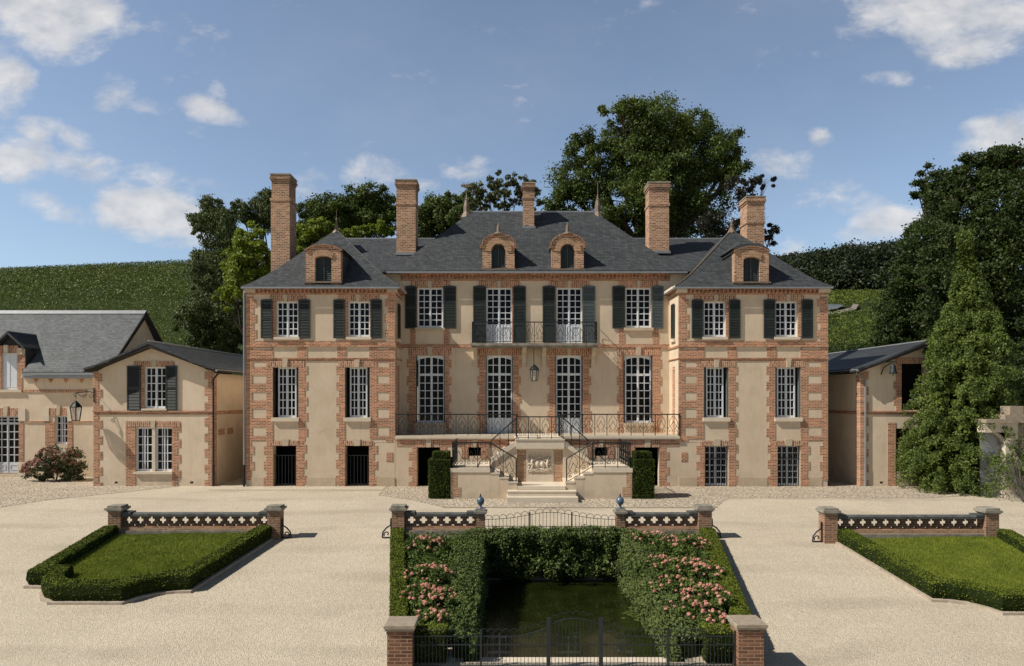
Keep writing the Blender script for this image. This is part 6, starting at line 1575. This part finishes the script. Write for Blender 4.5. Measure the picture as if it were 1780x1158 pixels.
# the drooping cypress
Yc = 27.0; xc = X(1662, Yc); CY = thing('cypress_tree', 'conical bright green drooping cypress in front of the right annex', 'tree', (xc, Yc, 0))
MB().tube([(xc, Yc, -.1), (xc + .3, Yc, 5), (xc + .35, Yc, 9.8)], [.28, .18, .03], 8).build('trunk', 'bark', CY)
zpr = [(.1, 2.0), (1.2, 2.12), (2.6, 2.0), (4.0, 1.88), (4.86, 1.72), (6.04, 1.42), (6.94, 1.08), (7.98, .72), (9.26, .30), (9.9, .12), (10.25, .03)]
cxz = lambda z: xc + np.interp(z, [0, 2, 4.9, 8, 10.3], [0, .02, .48, .50, .33])
nbr = 760; PP = []; NN = []
for k in range(nbr):
    z0 = .25 + 10.1 * random.random() ** 1.12; an = random.random() * 6.283; rd = float(np.interp(z0, [q[0] for q in zpr], [q[1] for q in zpr])) * (.94 + .18 * random.random() ** 1.3); cx0 = float(cxz(z0))
    dr_ = np.array([math.cos(an), math.sin(an), 0.]); side = np.array([-dr_[1], dr_[0], 0]); m = int(70 + 85 * min(1, rd)); L = min(.85, .35 + rd * .35)
    t = rng.random(m) ** .8; w_ = (rng.random(m) - .5) * 2 * L * .27 * (1 - .6 * t); hang = rng.random(m) ** 2 * .26 * (.4 + .6 * min(1, rd))
    p = np.array([cx0, Yc, z0]) + np.outer(rd - L + t * L, dr_) + np.outer(w_, side) + np.outer(.10 * np.sin(t * 2.2) - .34 * t ** 2.4 - hang, [0, 0, 1]) + rng.normal(size=(m, 3)) * .028
    PP.append(p); NN.append(np.tile(dr_ * .35 + [0, 0, 1.], (m, 1)))
P = np.concatenate(PP); N = np.concatenate(NN); N /= np.linalg.norm(N, axis=1, keepdims=True)
quads_obj('crown', cards(P, .050, N, .35, .40, droop=.30), 'conif', CY)
nc = 12000; zc_ = .15 + 9.5 * rng.random(nc) ** 1.1; rc = np.interp(zc_, [a for a, b in zpr], [b for a, b in zpr]) * .66 * np.sqrt(rng.random(nc)); ac = rng.random(nc) * 6.283
quads_obj('crown_shade_core', cards(np.stack([cxz(zc_) + rc * np.cos(ac), Yc + rc * np.sin(ac), zc_], 1), .16, None, 0, .7), 'hedged', CY)  # darker leaf cards inside the crown put shade between the sprays
# hydrangea bush by the left wing
xh, yh = X(98, 29.9), 29.9; HB = thing('hydrangea_bush', 'faded pink hydrangea bush against the long outbuilding', 'bush', (xh, yh, 0))
P, N = blob_points([(xh + .1, yh, .75, .95, .6, .7), (xh - .6, yh - .1, .45, .75, .5, .42), (xh + .75, yh + .1, .5, .6, .5, .5)], 9000, .3, 30, .4); quads_obj('foliage', cards(P, .05, N, .4), 'hydra', HB)
k = 110; an = rng.random(k) * 3.1416; el = rng.random(k); fp = []
for (cx_, cz_, rx_, rz_) in ((xh + .1, .75, 1.0, .75), (xh - .6, .45, .85, .48)):
    q = np.stack([cx_ + rx_ * np.cos(an) * np.sqrt(1 - el ** 2 * .8), yh - .62 * np.sin(an) * np.sqrt(1 - el ** 2 * .8), cz_ + rz_ * el], 1); fp.append(q[: (70 if cx_ > xh else 60)])
fp = np.concatenate(fp); C = np.repeat(fp, 22, 0); of = unit(len(C)); quads_obj('flower_heads', cards(C + of * .075, .035, of, .7, .9), 'hydraf', HB)
MB().tube([(xh, yh, 0), (xh + .1, yh, .7)], .03, 5).tube([(xh, yh, 0), (xh - .5, yh, .5)], .02, 5).build('stem', 'bark', HB)
# rambling shrub at the right edge
xs_, ys_ = X(1778, 24.0), 24.0; SB = thing('rambling_shrub', 'loose rambling shrub with arching branches at the right edge, before the gateway', 'shrub', (xs_, ys_, 0))
st_ = MB(); PP = []
for k in range(46):
    a = random.uniform(-1.2, 3.6); L = random.uniform(.7, 1.45); h_ = random.uniform(.4, 1.7); e = Vector((xs_ - math.cos(a) * L * .9, ys_ - math.sin(a) * L * .4, h_ * .8)); mid = Vector((xs_ - math.cos(a) * L * .4, ys_, h_))
    st_.tube([(xs_, ys_, 0), mid, e], [.014, .009, .004], 4)
    for t in np.linspace(.35, 1, 40): p = (1 - t) ** 2 * Vector((xs_, ys_, 0)) + 2 * t * (1 - t) * mid * 1.1 + t * t * e; PP.append(np.array(p) + rng.normal(size=3) * .06)
st_.build('stem', 'barkg', SB); P = np.array(PP); P = np.concatenate([P, P + rng.normal(size=P.shape) * .07]); quads_obj('foliage', cards(P, .04, None, 0, .5), 'rose', SB)
# climber on the garden wall
P = np.stack([rng.uniform(X(1752, YG), X(1752, YG) + 2.6, 2600), YG - .08 - .12 * rng.random(2600), rng.beta(2, 1.6, 2600) * 2.5 + .3], 1); keep = rng.random(2600) < lump(P[:, 0] * 3, P[:, 2] * 2.4)
tag(quads_obj('climber', cards(P[keep], .05, np.tile([0, -1., .3], (keep.sum(), 1)), .4), 'mid', None, (X(1765, YG), YG, 0)), 'green climber scattered over the worn garden wall at the right edge', 'climbing plant')

# ================================================================== vineyards and woods
def vines(label, x0, x1, y0, y1, step, along, hgt, size, slope=0.0, cond=None):
    PP = []; y = y0
    while y < y1:
        n = int((x1 - x0) * along); xs = rng.uniform(x0, x1, n); yy = y + slope * (xs - x0) + rng.normal(size=n) * .16; keep = (yy > 37.0)
        if cond is not None: keep &= cond(xs, yy)
        xs, yy = xs[keep], yy[keep]
        bumpn = .75 + .35 * np.sin(xs * 1.9 + y * 3.1) * np.sin(xs * .73 + y)
        zz = np.array([hill(a, b) for a, b in zip(xs, yy)]) + .25 + hgt * bumpn * rng.random(len(xs)) ** .6
        PP.append(np.stack([xs, yy, zz], 1)); y += step
    P = np.concatenate(PP); o = quads_obj('vineyard', cards(P, size, np.tile([0., -.5, .9], (len(P), 1)), .3, .8), 'vine', None, (float(P[:, 0].mean()), float(P[:, 1].mean()), float(P[:, 2].mean())))
    o['kind'] = 'stuff'; o['label'] = label; o['category'] = 'vineyard'
vis = lambda xs, yy: (xs * F / yy + VX > -60) & (xs * F / yy + VX < 470)
vines('vine rows on the rounded hill behind the left outbuilding', -125, -25, 38.5, 84, 1.15, 24.0, .75, .075, .045, vis)
vines('far vine rows climbing to the skyline on the left hill', -140, -40, 84, 156, 1.45, 18.0, .80, .115, .045, vis)
visr = lambda xs, yy: (xs * F / yy + VX > 1405) & (xs * F / yy + VX < 1700)
vines('near block of vines below the pale track right of the chateau', 18, 52, 46.5, 74.5, 1.1, 32.0, .8, .08, .10, lambda a, b: visr(a, b) & (b < 72.5 + (a - 24) * .30 - 1.2))
vines('far band of vines between the track and the woods on the right', 30, 110, 84, 146, 1.6, 16.0, .9, .125, .03, lambda a, b: (a * F / b + VX > 1405) & (a * F / b + VX < 1720) & (b > 86 + (a - 36) * .5))
bl = []
for k in range(230):
    y = random.uniform(148, 182); px = random.uniform(1335, 1660); x = X(px, y); r = random.uniform(2.0, 3.6)
    top = np.interp(px, [1335, 1400, 1450, 1520, 1560, 1660], [448, 438, 430, 424, 420, 418]); zt0 = hill(x, y) + 3.5
    zmax = Z(top + random.uniform(0, 9), y) - r
    z = min(zmax, zt0 + random.uniform(0, 8) + (y - 148) * .30); bl.append((x, y, z, r, r, r * 1.0))
    if k % 2 == 0: y2 = random.uniform(143, 152); px2 = random.uniform(1335, 1700); bl.append((X(px2, y2), y2, hill(X(px2, y2), y2) + random.uniform(.5, 4), 2.6, 2.6, 2.8))
P, N = blob_points(bl, 130000, .42, 10, .5); o = quads_obj('woodland', cards(P, .26, N, .45, .8), 'wood2', None, (70, 165, 30)); o['kind'] = 'stuff'; o['label'] = 'dark far-off wood along the skyline on the right'; o['category'] = 'wood'

for o in bpy.data.objects:
    if '_o' in o: del o['_o']
